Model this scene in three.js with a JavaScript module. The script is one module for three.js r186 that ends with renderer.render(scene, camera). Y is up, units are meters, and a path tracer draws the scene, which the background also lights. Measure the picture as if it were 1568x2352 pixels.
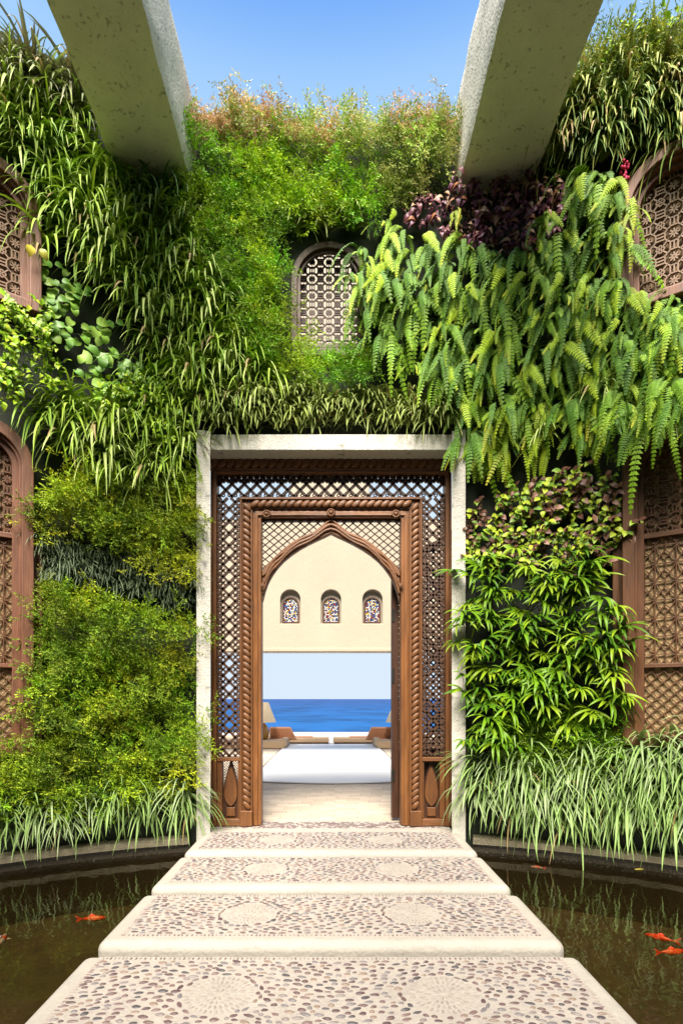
import * as THREE from 'three';
import { RoundedBoxGeometry } from 'three/addons/geometries/RoundedBoxGeometry.js';
import { mergeGeometries } from 'three/addons/utils/BufferGeometryUtils.js';
import { ImprovedNoise } from 'three/addons/math/ImprovedNoise.js';

// ------------------------------------------------------------ camera, sky, sun, exposure
const scene = new THREE.Scene();
const FOC = 1270, VX = 760, VY = 1605, EYE = 1.4;          // lens in units of a 1568 x 2352 plate, eye height in metres
const camera = new THREE.PerspectiveCamera(2 * Math.atan(1176 / FOC) * 180 / Math.PI, 682 / 1024, 0.05, 60000);
camera.setViewOffset(1568, 2352, 784 - VX, 1176 - VY, 1568, 2352);   // shift lens: level camera, verticals stay vertical
camera.position.set(0, EYE, 0);
camera.lookAt(0, EYE, -10);
camera.updateProjectionMatrix();

const renderer = new THREE.WebGLRenderer({ antialias: true });
renderer.setSize(682, 1024);
renderer.toneMapping = THREE.LinearToneMapping;
renderer.toneMappingExposure = 5.4;
renderer.shadowMap.enabled = true;

{ // clear blue sky, paler towards the horizon
  const W = 256, H = 512, a = new Float32Array(W * H * 4);
  const stops = [[0, .135, .157, .183], [12, .13, .158, .188], [30, .118, .156, .194], [43, .09, .136, .19], [47.5, .07, .118, .187], [52, .036, .082, .18], [62, .026, .064, .168], [90, .02, .052, .15]];
  for (let j = 0; j < H; j++) {
    const el = Math.max(0, ((j + .5) / H - .5) * 180);
    let k = 0; while (k < stops.length - 2 && el > stops[k + 1][0]) k++;
    const s = stops[k], t = stops[k + 1]; let f = Math.min(1, (el - s[0]) / (t[0] - s[0])); f = f * f * (3 - 2 * f) * .4 + f * .6;
    for (let i = 0; i < W; i++) { const o = (j * W + i) * 4; for (let c = 0; c < 3; c++) a[o + c] = s[c + 1] + (t[c + 1] - s[c + 1]) * f; a[o + 3] = 1; }
  }
  const sky = new THREE.DataTexture(a, W, H, THREE.RGBAFormat, THREE.FloatType);
  sky.mapping = THREE.EquirectangularReflectionMapping; sky.magFilter = THREE.LinearFilter; sky.minFilter = THREE.LinearFilter; sky.needsUpdate = true;
  scene.background = sky; scene.environment = sky;
}
const sun = new THREE.DirectionalLight(new THREE.Color(1, .93, .82), 3.5);
{ const el = 55 * Math.PI / 180, az = 8 * Math.PI / 180;
  sun.position.set(-Math.cos(el) * Math.sin(az) * 40, Math.sin(el) * 40, Math.cos(el) * Math.cos(az) * 40 - 6); sun.target.position.set(0, 0, -6); }
sun.castShadow = true; sun.shadow.radius = 62; sun.shadow.mapSize.set(2048, 2048);
Object.assign(sun.shadow.camera, { left: -14, right: 14, top: 14, bottom: -14, near: 1, far: 90 });
scene.add(sun, sun.target);

// ------------------------------------------------------------ helpers
const V3 = (x, y, z) => new THREE.Vector3(x, y, z);
function rng(a) { return () => { a |= 0; a = a + 0x6D2B79F5 | 0; let t = Math.imul(a ^ a >>> 15, 1 | a); t = t + Math.imul(t ^ t >>> 7, 61 | t) ^ t; return ((t ^ t >>> 14) >>> 0) / 4294967296; }; }
let R = rng(11);
const rr = (a, b) => a + (b - a) * R();
const pick = a => a[Math.floor(R() * a.length)];
const used = {};
function numbered(n) { if (!(n in used)) { used[n] = 0; return n; } used[n]++; return n + '_' + String(used[n]).padStart(3, '0'); }
function tag(o, label, category, group, kind) { if (label) o.userData.label = label; if (category) o.userData.category = category; if (group) o.userData.group = group; if (kind) o.userData.kind = kind; return o; }
function shade(o) { o.traverse(m => { if (m.isMesh) { m.castShadow = true; m.receiveShadow = true; } }); return o; }
function thing(name, label, category, pos = [0, 0, 0], turn = 0, group) { const g = new THREE.Group(); g.name = numbered(name); g.position.set(...pos); g.rotation.y = turn; scene.add(g); return tag(g, label, category, group); }
function prep(g) {
  g = g.index ? g.toNonIndexed() : g;
  for (const k of Object.keys(g.attributes)) if (!['position', 'normal', 'uv'].includes(k)) g.deleteAttribute(k);
  if (!g.attributes.normal) g.computeVertexNormals();
  if (!g.attributes.uv) g.setAttribute('uv', new THREE.BufferAttribute(new Float32Array(g.attributes.position.count * 2), 2));
  return g;
}
// uv in metres by the face's main axis; v runs along the piece's longest side
function metre(g) {
  g = prep(g); g.computeBoundingBox();
  const s = g.boundingBox.getSize(V3(0, 0, 0)).toArray(), L = s.indexOf(Math.max(...s)), p = g.attributes.position, n = g.attributes.normal, uv = g.attributes.uv, o = R() * 3, o2 = R() * 5;
  for (let i = 0; i < p.count; i += 3) {
    const N = [0, 0, 0]; for (let k = 0; k < 3; k++) { N[0] += Math.abs(n.getX(i + k)); N[1] += Math.abs(n.getY(i + k)); N[2] += Math.abs(n.getZ(i + k)); }
    const m = N.indexOf(Math.max(...N)), ax = [0, 1, 2].filter(q => q !== m); let [u, v] = ax; if (u === L) [u, v] = [v, u];
    for (let k = 0; k < 3; k++) { const c = [p.getX(i + k), p.getY(i + k), p.getZ(i + k)]; uv.setXY(i + k, c[u] + o, c[v] + o2); }
  }
  return g;
}
function merged(list) { return list.length === 1 ? prep(list[0]) : mergeGeometries(list.map(prep), false); }
function obj(name, geos, mat, parent) {
  const m = new THREE.Mesh(merged(Array.isArray(geos) ? geos : [geos]), mat);
  m.castShadow = m.receiveShadow = true;
  if (parent) { m.name = name; parent.add(m); } else { m.name = numbered(name); scene.add(m); }
  return m;
}
function box(x0, x1, y0, y1, z0, z1, r = 0) {
  const w = x1 - x0, h = y1 - y0, d = z1 - z0;
  const g = r ? new RoundedBoxGeometry(w, h, d, 2, Math.min(r, w / 2.01, h / 2.01, d / 2.01)) : new THREE.BoxGeometry(w, h, d);
  g.translate((x0 + x1) / 2, (y0 + y1) / 2, (z0 + z1) / 2); return metre(g);
}
// flat bar between two points in the xy plane
function bar(ax, ay, bx, by, w, z0, z1) {
  const L = Math.hypot(bx - ax, by - ay); const g = new THREE.BoxGeometry(w, L, z1 - z0); metre(g);
  g.attributes.uv.array.forEach((_, i, a) => a[i]);
  const h = metre(g); h.rotateZ(Math.atan2(by - ay, bx - ax) - Math.PI / 2); h.translate((ax + bx) / 2, (ay + by) / 2, (z0 + z1) / 2); return h;
}
// keep the stretches of a segment that lie inside a region
function clipped(segs, inside, w, z0, z1, out = []) {
  for (const [ax, ay, bx, by] of segs) {
    const L = Math.hypot(bx - ax, by - ay), n = Math.max(2, Math.ceil(L / .006)); let s = -1;
    for (let i = 0; i <= n; i++) {
      const t = i / n, on = inside(ax + (bx - ax) * t, ay + (by - ay) * t);
      if (on && s < 0) s = t;
      if ((!on || i === n) && s >= 0) { const e = on ? t : (i - 1) / n; if ((e - s) * L > .008) out.push(bar(ax + (bx - ax) * s, ay + (by - ay) * s, ax + (bx - ax) * e, ay + (by - ay) * e, w, z0, z1)); s = -1; }
    }
  }
  return out;
}
const noise = new ImprovedNoise();
// tileable noise, f cells across: four shifted copies blended
function torusNoise(u, v, f, seed) {
  const n = (a, b) => noise.noise(a * f + seed * 3.1, b * f + seed * 1.7, seed * .73), w = [(1 - u) * (1 - v), u * (1 - v), (1 - u) * v, u * v];
  return (n(u, v) * w[0] + n(u - 1, v) * w[1] + n(u, v - 1) * w[2] + n(u - 1, v - 1) * w[3]) / Math.sqrt(w[0] ** 2 + w[1] ** 2 + w[2] ** 2 + w[3] ** 2);
}
function tex(n, fn, srgb, rep) {
  const a = new Uint8Array(n * n * 4);
  for (let j = 0; j < n; j++) for (let i = 0; i < n; i++) { const c = fn(i / n, j / n), o = (j * n + i) * 4; for (let k = 0; k < 3; k++) a[o + k] = Math.max(0, Math.min(255, (Array.isArray(c) ? c[k] : c) * 255)); a[o + 3] = 255; }
  const t = new THREE.DataTexture(a, n, n); t.wrapS = t.wrapT = THREE.RepeatWrapping; t.magFilter = THREE.LinearFilter; t.minFilter = THREE.LinearFilter; if (srgb) t.colorSpace = THREE.SRGBColorSpace;
  if (rep) t.repeat.set(...rep); t.needsUpdate = true; return t;
}
const lin = c => c <= .0031308 ? c * 12.92 : 1.055 * Math.pow(c, 1 / 2.4) - .055;
const std = (c, rough, extra = {}) => new THREE.MeshStandardMaterial({ color: new THREE.Color().setRGB(...c), roughness: rough, ...extra });
const leafMat = (c, o = {}) => new THREE.MeshPhysicalMaterial({ color: new THREE.Color().setRGB(...c), roughness: .55, specularIntensity: .35, transmission: .3, thickness: 0, side: THREE.DoubleSide, ...o });

// ------------------------------------------------------------ materials
const fbm = (u, v, f, s) => torusNoise(u, v, f, s) * .55 + torusNoise(u, v, f * 2.3, s + 5) * .3 + torusNoise(u, v, f * 5.1, s + 9) * .15;
const woodTex = tex(512, (u, v) => { const g = torusNoise(u * 1, v, 3, 2) * .5; const ring = Math.sin((u * 9 + g * 1.4) * 6.283) * .5 + .5; const fine = noise.noise(u * 120, Math.sin(v * 6.283) * 2, 3) * .5; const k = .76 + .2 * ring * .6 + fine * .3 + g * .5 + .22 * torusNoise(u, v, 7, 33); return [lin(k), lin(k * .97), lin(k * .93)]; }, true);
woodTex.repeat.set(4, .8);
const woodBump = tex(256, (u, v) => .5 + noise.noise(u * 90, Math.sin(v * 6.283) * 1.4, 1) * .5); woodBump.repeat.set(4, .8);
const M = {};
M.wood = std([.150, .058, .016], .48, { map: woodTex, bumpMap: woodBump, bumpScale: .002 });
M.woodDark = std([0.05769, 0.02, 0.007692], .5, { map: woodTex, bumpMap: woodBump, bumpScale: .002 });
M.woodLight = std([.20, .078, .021], .45, { map: woodTex, bumpMap: woodBump, bumpScale: .002 });
M.woodRed = std([.165, .066, .033], .55, { map: woodTex, bumpMap: woodBump, bumpScale: .002 });
M.woodBrown = std([.12, .047, .015], .55, { map: woodTex, bumpMap: woodBump, bumpScale: .002 });
M.fretPale = std([.21, .125, .07], .6, { map: woodTex });
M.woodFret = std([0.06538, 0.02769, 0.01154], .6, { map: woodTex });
const plBump = tex(512, (u, v) => .5 + .5 * fbm(u, v, 14, 3) + .35 * torusNoise(u, v, 55, 8));
const plMap = tex(512, (u, v) => { const d = Math.max(0, torusNoise(u, v, 9, 21) * torusNoise(u, v, 26, 4) * 3.5 - .3); const k = .95 + .08 * fbm(u, v, 7, 4) - d * .5; return [lin(k), lin(k * .98), lin(k * .94)]; }, true);
plBump.repeat.set(1, 1); plMap.repeat.set(.5, .5);
M.plaster = std([0.4769, 0.4615, 0.4231], .9, { map: plMap, bumpMap: plBump, bumpScale: .006 });
const conMap = tex(512, (u, v) => { const d = Math.max(0, torusNoise(u, v, 20, 21) * .7 + torusNoise(u, v, 46, 4) * .9 - .36); const k = .93 + .12 * fbm(u, v, 7, 4) - Math.min(.4, d * 1.1); return [lin(k), lin(k * .96), lin(k * .88)]; }, true); conMap.repeat.set(.7, .7);
M.beam = std([.66, .64, .61], .92, { map: conMap, bumpMap: plBump, bumpScale: .006 });
M.felt = std([.024, .03, .02], 1);
const hallMap = tex(256, (u, v) => { const k = .94 + .09 * fbm(u, v, 5, 14) + .03 * torusNoise(u, v, 40, 15); return [lin(k), lin(k), lin(k)]; }, true); hallMap.repeat.set(.3, .3);
M.hall = std([.30, .255, .192], .9, { map: hallMap, bumpMap: plBump, bumpScale: .003 });
const stMap = tex(512, (u, v) => { const k = .93 + .13 * fbm(u, v, 8, 31) + .05 * torusNoise(u, v, 60, 2); return [lin(k), lin(k * .985), lin(k * .96)]; }, true); stMap.repeat.set(1.1, 1.1);
M.stone = std([.305, .283, .247], .75, { map: stMap, bumpMap: plBump, bumpScale: .004 });
M.mortar = std([.30, .268, .236], .9, { map: stMap, bumpMap: plBump, bumpScale: .006 });
M.kerb = std([0.1923, 0.1654, 0.1154], .85, { map: plMap, bumpMap: plBump, bumpScale: .008 });
M.wet = std([.035, .027, .016], .4, { bumpMap: plBump, bumpScale: .008 });
M.tan = std([.40, .28, .14], .9, { map: stMap, bumpMap: plBump, bumpScale: .01 });

// ------------------------------------------------------------ the round courtyard: wall, pond, kerb
const RW = 5.75, CZ = -.4;                                  // inner radius and centre of the round wall
function atWall(px, py, rad = RW) {                         // where the sight line of a plate point meets the wall
  const dx = (px - VX) / FOC, a = dx * dx + 1, b = 2 * CZ, c = CZ * CZ - rad * rad, t = (-b + Math.sqrt(b * b - 4 * a * c)) / (2 * a);
  const p = V3(dx * t, EYE + (VY - py) / FOC * t, -t); p.theta = Math.atan2(p.x, -(p.z - CZ)); return p;
}
const onWall = (th, y, rad = RW) => V3(rad * Math.sin(th), y, CZ - rad * Math.cos(th));
function ringBlock(t0, t1, y0, y1, r0, r1, step = .05) {
  const n = Math.max(1, Math.ceil((t1 - t0) / step)), pos = [], uv = [], idx = [];
  const quad = (a, b, c, d, ua, ub, uc, ud) => { const k = pos.length / 3; for (const p of [a, b, c, d]) pos.push(p.x, p.y, p.z); uv.push(...ua, ...ub, ...uc, ...ud); idx.push(k, k + 1, k + 2, k, k + 2, k + 3); };
  for (let i = 0; i < n; i++) {
    const a = t0 + (t1 - t0) * i / n, b = t0 + (t1 - t0) * (i + 1) / n, u0 = a * RW, u1 = b * RW;
    const P = (t, y, r) => onWall(t, y, r);
    quad(P(a, y0, r0), P(b, y0, r0), P(b, y1, r0), P(a, y1, r0), [u0, y0], [u1, y0], [u1, y1], [u0, y1]);
    quad(P(b, y0, r1), P(a, y0, r1), P(a, y1, r1), P(b, y1, r1), [u1, y0], [u0, y0], [u0, y1], [u1, y1]);
    quad(P(a, y1, r0), P(b, y1, r0), P(b, y1, r1), P(a, y1, r1), [u0, y1], [u1, y1], [u1, y1 + r1 - r0], [u0, y1 + r1 - r0]);
    quad(P(a, y0, r1), P(b, y0, r1), P(b, y0, r0), P(a, y0, r0), [u0, y0 - r1 + r0], [u1, y0 - r1 + r0], [u1, y0], [u0, y0]);
    if (i === 0) quad(P(a, y0, r1), P(a, y0, r0), P(a, y1, r0), P(a, y1, r1), [u0 + r0 - r1, y0], [u0, y0], [u0, y1], [u0 + r0 - r1, y1]);
    if (i === n - 1) quad(P(b, y0, r0), P(b, y0, r1), P(b, y1, r1), P(b, y1, r0), [u1, y0], [u1 + r1 - r0, y0], [u1 + r1 - r0, y1], [u1, y1]);
  }
  const g = new THREE.BufferGeometry(); g.setAttribute('position', new THREE.Float32BufferAttribute(pos, 3)); g.setAttribute('uv', new THREE.Float32BufferAttribute(uv, 2)); g.setIndex(idx);
  const h = g.toNonIndexed(); h.computeVertexNormals(); return h;
}
const TOP = 7.72, DT = Math.asin(1.36 / RW), WT = .072;
{
  const PI = Math.PI;
  tag(obj('courtyard_wall', [
    ringBlock(-PI, -DT, -.75, TOP, RW, RW + .4, .09), ringBlock(DT, PI, -.75, TOP, RW, RW + .4, .09),
    ringBlock(-DT, -WT - .004, 4.1, TOP, RW, RW + .4), ringBlock(WT - .004, DT, 4.1, TOP, RW, RW + .4),
    ringBlock(-WT - .004, WT - .004, 4.1, 5.2, RW, RW + .4), ringBlock(-WT - .004, WT - .004, 6.38, TOP, RW, RW + .05), ringBlock(-WT - .004, WT - .004, 7.1, TOP, RW + .055, RW + .4)],
    M.felt), 'tall round courtyard wall clad in dark felt behind the hanging plants', 'wall');
  const kerb = [[DT + .03, 1.75], [-1.75, -DT - .03]];
  kerb.forEach(([a, b], i) => { const K = thing('pond_kerb', ['weathered stone kerb of the pond right of the path', 'weathered stone kerb of the pond left of the path'][i], 'kerb'); obj('coping', ringBlock(a, b, -.115, -.055, 5.56, RW - .01, .04), M.kerb, K); obj('pond_side', ringBlock(a, b, -.75, -.119, 5.60, RW - .01, .04), M.wet, K); });
  const bedMap = tex(256, (u, v) => { const k = .75 + .5 * fbm(u, v, 9, 40); return [lin(k), lin(k * .97), lin(k * .9)]; }, true); bedMap.repeat.set(6, 6);
  const bed = new THREE.CircleGeometry(RW + .2, 72); bed.rotateX(-PI / 2); bed.translate(0, -.7, CZ);
  tag(obj('pond_bed', bed, std([.055, .039, .017], 1, { map: bedMap })), null, null, null, 'structure');
  const wb = tex(256, (u, v) => .5 + .4 * fbm(u, v, 6, 50)); wb.repeat.set(7, 7);
  const water = new THREE.CircleGeometry(5.598, 72); water.rotateX(-PI / 2); water.translate(0, -.2, CZ);
  tag(obj('pond_water', water, new THREE.MeshPhysicalMaterial({ color: new THREE.Color().setRGB(.55, .49, .34), roughness: .03, transmission: 1, thickness: 0, ior: 1.33, bumpMap: wb, bumpScale: .006 })), null, null, null, 'structure');
}
// two rough plastered beams across the open top
function beam(x0, x1, label) {
  const g = new THREE.BoxGeometry(x1 - x0, 1.0, 11.2, 8, 10, 90), p = g.attributes.position, b = V3(0, 0, 0);
  for (let i = 0; i < p.count; i++) {
    b.fromBufferAttribute(p, i); const hx = (x1 - x0) / 2, ex = Math.max(0, Math.abs(b.x) - hx + .03) / .03, ey = Math.max(0, Math.abs(b.y) - .47) / .03;
    if (ex > .9 && ey > .9) { b.x -= Math.sign(b.x) * .018; b.y -= Math.sign(b.y) * .018; }
    const k = noise.noise(b.x * 4 + x0 * 9, b.y * 4, b.z * 3) * .014 + noise.noise(b.x * 11, b.y * 11, b.z * 9 + x0) * .009; b.x += k * Math.sign(b.x) * (ex > .9 ? 1 : 0); b.y += k * Math.sign(b.y) * (ey > .9 ? 1 : 0);
    p.setXYZ(i, b.x, b.y, b.z);
  }
  g.computeVertexNormals(); const m = metre(g); m.translate((x0 + x1) / 2, 7.29, -.35); 
  tag(obj('concrete_beam', m, M.beam), label, 'beam');
}
beam(-2.22, -1.45, 'rough plastered overhead beam above the grassy plants on the left');
beam(1.33, 2.12, 'rough plastered overhead beam above the purple leaved plants on the right');
// plaster surround of the doorway, following the curve of the wall
{
  const t0 = Math.asin(1.30 / 5.9), t1 = Math.asin(1.49 / 5.9);
  const g = thing('door_surround', 'white rough plaster surround curving round the carved wooden doorway', 'door surround');
  obj('jamb', ringBlock(-t1, -t0 - .008, -.5, 4.195, 5.52, 6.1, .01), M.plaster, g); obj('jamb', ringBlock(t0 + .008, t1, -.5, 4.195, 5.52, 6.1, .01), M.plaster, g);
  obj('lintel', box(-1.305, 1.305, 4.02, 4.19, -6.42, -5.83, .012), M.plaster, g);
}
// ------------------------------------------------------------ carved wooden doorway
const PD = 6.13, SC = FOC / PD;                              // its distance and scale on the plate
const mx = x => (x - VX) / SC, my = y => EYE + (VY - y) / SC; // plate to metres in the doorway's own plane
function rect(x0, x1, y0, y1) { return (x, y) => x > x0 && x < x1 && y > y0 && y < y1; }
function diagSegs(cx, cy, w, h, pitch, slope = 1) {
  const s = [], R0 = w + h;
  for (let k = -Math.ceil(R0 / pitch); k <= Math.ceil(R0 / pitch); k++) { const o = k * pitch; s.push([cx + o - R0, cy - R0 * slope, cx + o + R0, cy + R0 * slope], [cx + o - R0, cy + R0 * slope, cx + o + R0, cy - R0 * slope]); }
  return s;
}
function ringGeo(x, y, r, tube, z) { const g = new THREE.TorusGeometry(r, tube, 5, 10); g.translate(x, y, z); return prep(g); }
// twisted carved roll along a line: slanted lobes side by side
function gadroon(ax, ay, bx, by, wide, z, pitch, proud, slant) {
  const L = Math.hypot(bx - ax, by - ay), n = Math.round(L / pitch), out = [], an = Math.atan2(by - ay, bx - ax);
  for (let i = 0; i < n; i++) {
    const g = new THREE.SphereGeometry(1, 9, 7); g.scale(pitch * .62, wide * .5, proud); g.rotateZ(0);
    const p = g.attributes.position; for (let k = 0; k < p.count; k++) p.setX(k, p.getX(k) + p.getY(k) * slant);
    g.computeVertexNormals(); g.rotateZ(an); const t = (i + .5) / n; g.translate(ax + (bx - ax) * t, ay + (by - ay) * t, z); out.push(metre(g));
  }
  return out;
}
function tubeUV(path, r, n, seg = 8) { return metre(new THREE.TubeGeometry(path, n, r, seg)); }
function extr(shape, depth, z, bevel = .006) { const g = new THREE.ExtrudeGeometry(shape, { depth, bevelEnabled: bevel > 0, bevelThickness: bevel, bevelSize: bevel, bevelSegments: 2, curveSegments: 24 }); g.translate(0, 0, z); return metre(g); }

const innerPts = [[757.6, 1221], [741, 1229.5], [724, 1237], [703, 1247.5], [683.6, 1258.4], [665, 1271], [647.8, 1285.2], [634, 1300], [623.3, 1314.4], [615, 1328], [609.8, 1339], [603.5, 1357], [600.5, 1377]];
const outerPts = [[757.6, 1189], [750, 1195.5], [744, 1201], [732, 1212], [719.5, 1220.3], [699, 1230], [679.2, 1239.3], [665, 1248.5], [652.3, 1258.4], [641, 1268], [630, 1279], [619, 1289.5], [609.8, 1299.7], [600.5, 1311]];
const inM = innerPts.map(([x, y]) => [Math.min(0, mx(x + 2.4)), my(y)]), outM = outerPts.map(([x, y]) => [Math.min(0, mx(x + 2.4)), my(y)]);
function outerY(x) { x = -Math.abs(x); for (let i = 0; i < outM.length - 1; i++) { const [x0, y0] = outM[i], [x1, y1] = outM[i + 1]; if (x <= x0 && x >= x1) return y0 + (y1 - y0) * (x - x0) / (x1 - x0 || 1e-6); } return outM[outM.length - 1][1]; }
{
  const T = thing('carved_doorway', 'grand carved wooden doorway with pierced lattice and pointed ogee arch at the end of the path', 'doorway', [0, 0, -PD]);
  const HB = 1.325, topC = my(1051), botC = my(1086);
  // cornice: a leaning carved cove with a fillet below
  { const c = [box(-HB, HB, topC - .03, topC, -.10, .13, .006), box(-HB, HB, botC, botC + .03, -.10, .075, .006), box(-HB, HB, botC + .03, topC - .03, -.10, .06)];
    obj('cornice', c, M.wood, T);
    obj('carved_roll', gadroon(-HB, (topC + botC) / 2, HB, (topC + botC) / 2, .125, .07, .092, .034, .45), M.wood, T); }
  // outer frame: two stepped stiles and a head rail
  const xo = HB, x1 = -mx(491), x2 = -mx(500), lat1 = -mx(553);
  for (const s of [-1, 1]) {
    const a = (p, q) => [Math.min(s * p, s * q), Math.max(s * p, s * q)];
    obj('stile', [box(...a(x1 + .004, xo), .0, botC, -.10, .045, .006), box(...a(x2, x1), .0, botC, -.10, .07, .01)], M.wood, T);
    obj('inner_stile', [box(...a(-mx(557), -mx(552)), .10, my(1147) - .01, -.09, .05, .005)], M.wood, T);
  }
  const yL1 = my(1092), yL0 = my(1142);                       // lattice strip under the head
  obj('head_rail', box(-x2, x2, yL1, botC - .004, -.09, .066, .006), M.woodLight, T);
  // pierced lattice of the sides and the head
  const P = .137, yLow = my(1738);
  for (const s of [-1, 0, 1]) {
    const x0 = s === 0 ? -x2 : s < 0 ? -x2 : lat1, xx = s === 0 ? x2 : s < 0 ? -lat1 : x2, y0 = s === 0 ? yL0 : yLow, y1 = s === 0 ? yL1 : yL0 - .004;
    const inside = rect(x0, xx, y0, y1), cx = s * (x2 + lat1) / 2 + (s === 0 ? 0 : 0), out = clipped(diagSegs(cx, 2.0, 3, 3, P), inside, .027, -.018, .014), Z = s === 0 ? 0 : 1;
    clipped(diagSegs(cx + P / 2, 2.0 + .0, 3, 3, P), (x, y) => inside(x, y) && (Z ? Math.abs(Math.abs(x - cx) - .0) > .045 : y > (y0 + y1) / 2 + .04), .018, -.02, .006, out);
    const n = s === 0 ? 40 : 46;
    if (s === 0) { for (let i = 0; i < 74; i++) { const x = -x2 + .03 + (2 * x2 - .06) * i / 73; out.push(ringGeo(x, y1 - .027, .022, .009, 0)); if (i % 2) out.push(ringGeo(x, y0 + .02, .016, .007, 0)); } out.push(box(-x2, x2, y1 - .07, y1 - .052, -.018, .014)); }
    else {
      for (let i = 0; i < 80; i++) { const y = y0 + .03 + (y1 - y0 - .06) * i / 79; out.push(ringGeo(s * (x2 - .025), y, .020, .009, 0)); if (i % 2) out.push(ringGeo(s * (lat1 + .022), y, .017, .007, 0)); }
      for (let y = 2.0 - Math.ceil((2 - y0) / P) * P; y < y1; y += P) { if (y > y0 + .04 && y < y1 - .04) out.push(ringGeo(cx, y, .021, .008, -.004)); if (y + P / 2 < y1 - .04 && y + P / 2 > y0 + .04) for (const q of [-1, 1]) out.push(ringGeo(cx + q * P / 2, y + P / 2, .018, .007, -.004)); }
    }
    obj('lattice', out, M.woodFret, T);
  }
  // inner moulding with the twisted roll
  const m0 = -mx(553), m1 = -mx(581), yM1 = my(1146), yM0 = my(1171);
  obj('moulding', [box(-m0, -m1, 0, yM0, -.09, .03, .004), box(m1, m0, 0, yM0, -.09, .03, .004), box(-m0, m0, yM0, yM1, -.09, .03, .004), box(-m0, m0, yM1 - .025, yM1 + .002, .03, .062, .006), box(-m0, -m0 + .022, .1, yM1 - .025, .03, .058, .006), box(m0 - .022, m0, .1, yM1 - .025, .03, .058, .006)], M.wood, T);
  const rx = (m0 + m1) / 2 - .006, ry = (yM0 + yM1) / 2 - .01;
  obj('carved_roll', [...gadroon(-rx, .19, -rx, ry, .085, .045, .07, .024, .62), ...gadroon(rx, .19, rx, ry, .085, .045, .07, .024, -.62), ...gadroon(-rx + .05, ry, rx - .05, ry, .085, .045, .078, .024, .62)], M.wood, T);
  for (const s of [-1, 1]) obj('plinth_block', box(Math.min(s * m1, s * m0) , Math.max(s * m1, s * m0), 0, .17, .03, .075, .008), M.wood, T);
  // door frame
  const f0 = m1, f1 = -mx(600), yF1 = my(1172), yF0 = my(1190);
  for (const s of [-1, 1]) obj('jamb', [box(Math.min(s * f1, s * f0), Math.max(s * f1, s * f0), 0, yF0, -.16, .012, .006), box(Math.min(s * (f1 + .035), s * (f0 - .02)), Math.max(s * (f1 + .035), s * (f0 - .02)), 0, yF0 + .03, .012, .03, .006)], M.woodLight, T);
  obj('head', [box(-f0, f0, yF0, yF1, -.16, .014, .006), box(-f0 + .03, f0 - .03, yF0 + .02, yF1 - .02, .014, .03, .006)], M.woodLight, T);
  // spandrel fret above the arch
  const inS = (x, y) => Math.abs(x) < f1 && y < yF0 && y > outerY(x) - .03;
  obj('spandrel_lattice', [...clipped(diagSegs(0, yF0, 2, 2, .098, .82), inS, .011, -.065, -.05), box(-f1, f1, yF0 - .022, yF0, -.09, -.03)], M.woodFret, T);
  // the ogee arch: carved board following two curves, with scrolling rolls on it
  { const sh = new THREE.Shape(); const L = (pts, sx) => pts.map(([x, y]) => new THREE.Vector2(sx * x, y));
    const path = [...L(outM, 1), ...L(inM, 1).reverse(), ...L(inM, -1).slice(1), ...L(outM, -1).reverse().slice(0, -1)];
    sh.setFromPoints(path); obj('arch', extr(sh, .06, -.09, .012), M.wood, T);
    const rolls = [];
    for (const s of [-1, 1]) {
      const mid = f => new THREE.CatmullRomCurve3(inM.map(([x, y], i) => { const j = i / (inM.length - 1) * (outM.length - 1), a = outM[Math.floor(j)], b = outM[Math.min(outM.length - 1, Math.ceil(j))], q = j % 1; const w = Math.sin(i * 1.57) * .1; const g = Math.max(.12, Math.min(.9, f + w)); return V3(s * (x + ((a[0] + (b[0] - a[0]) * q) - x) * g), y + ((a[1] + (b[1] - a[1]) * q) - y) * g, -.012); }));
      rolls.push(tubeUV(mid(.22), .017, 60, 7), tubeUV(mid(.52), .022, 60, 7), tubeUV(mid(.84), .014, 60, 7));
    }
    obj('arch_carving', rolls, M.wood, T); }
  // turned bosses
  for (const [x, y] of [[610.5, 1183], [757.6, 1180], [905.5, 1183], [601, 1347], [917, 1347]]) {
    const big = y < 1300, g = [ringGeo(0, 0, big ? .036 : .018, big ? .012 : .007, .014)]; const b = new THREE.SphereGeometry(big ? .024 : .014, 10, 7); b.scale(1, 1, .8); b.translate(0, 0, .016); g.push(prep(b));
    if (big) { const c = new THREE.CylinderGeometry(.048, .048, .02, 16); c.rotateX(Math.PI / 2); g.push(metre(c)); }
    const o = obj('boss', g, M.wood, T); o.position.set(mx(x + 2.4), my(y), .026);
  }
  // lower panels: cypress shaped boards with open corners
  for (const s of [-1, 1]) {
    const a = (p, q) => [Math.min(s * p, s * q), Math.max(s * p, s * q)], xa = -mx(553), xb = x2, xm = (xa + xb) / 2, yt = my(1748), yb = my(1880);
    obj('panel_rail', [box(...a(xa, xb), yt, yLow - .002, -.08, .035, .006), box(...a(xa, xb), 0, yb, -.08, .05, .006)], M.wood, T);
    obj('panel_stile', [box(...a(xb - .055, xb), yb, yt, -.08, .02, .006), box(...a(xa, xa + .028), yb, yt, -.08, .02, .006)], M.wood, T);
    const w = (xb - .055 - xa - .028) / 2, cx = s * ((xa + .028 + xb - .055) / 2), sh = new THREE.Shape();
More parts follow.
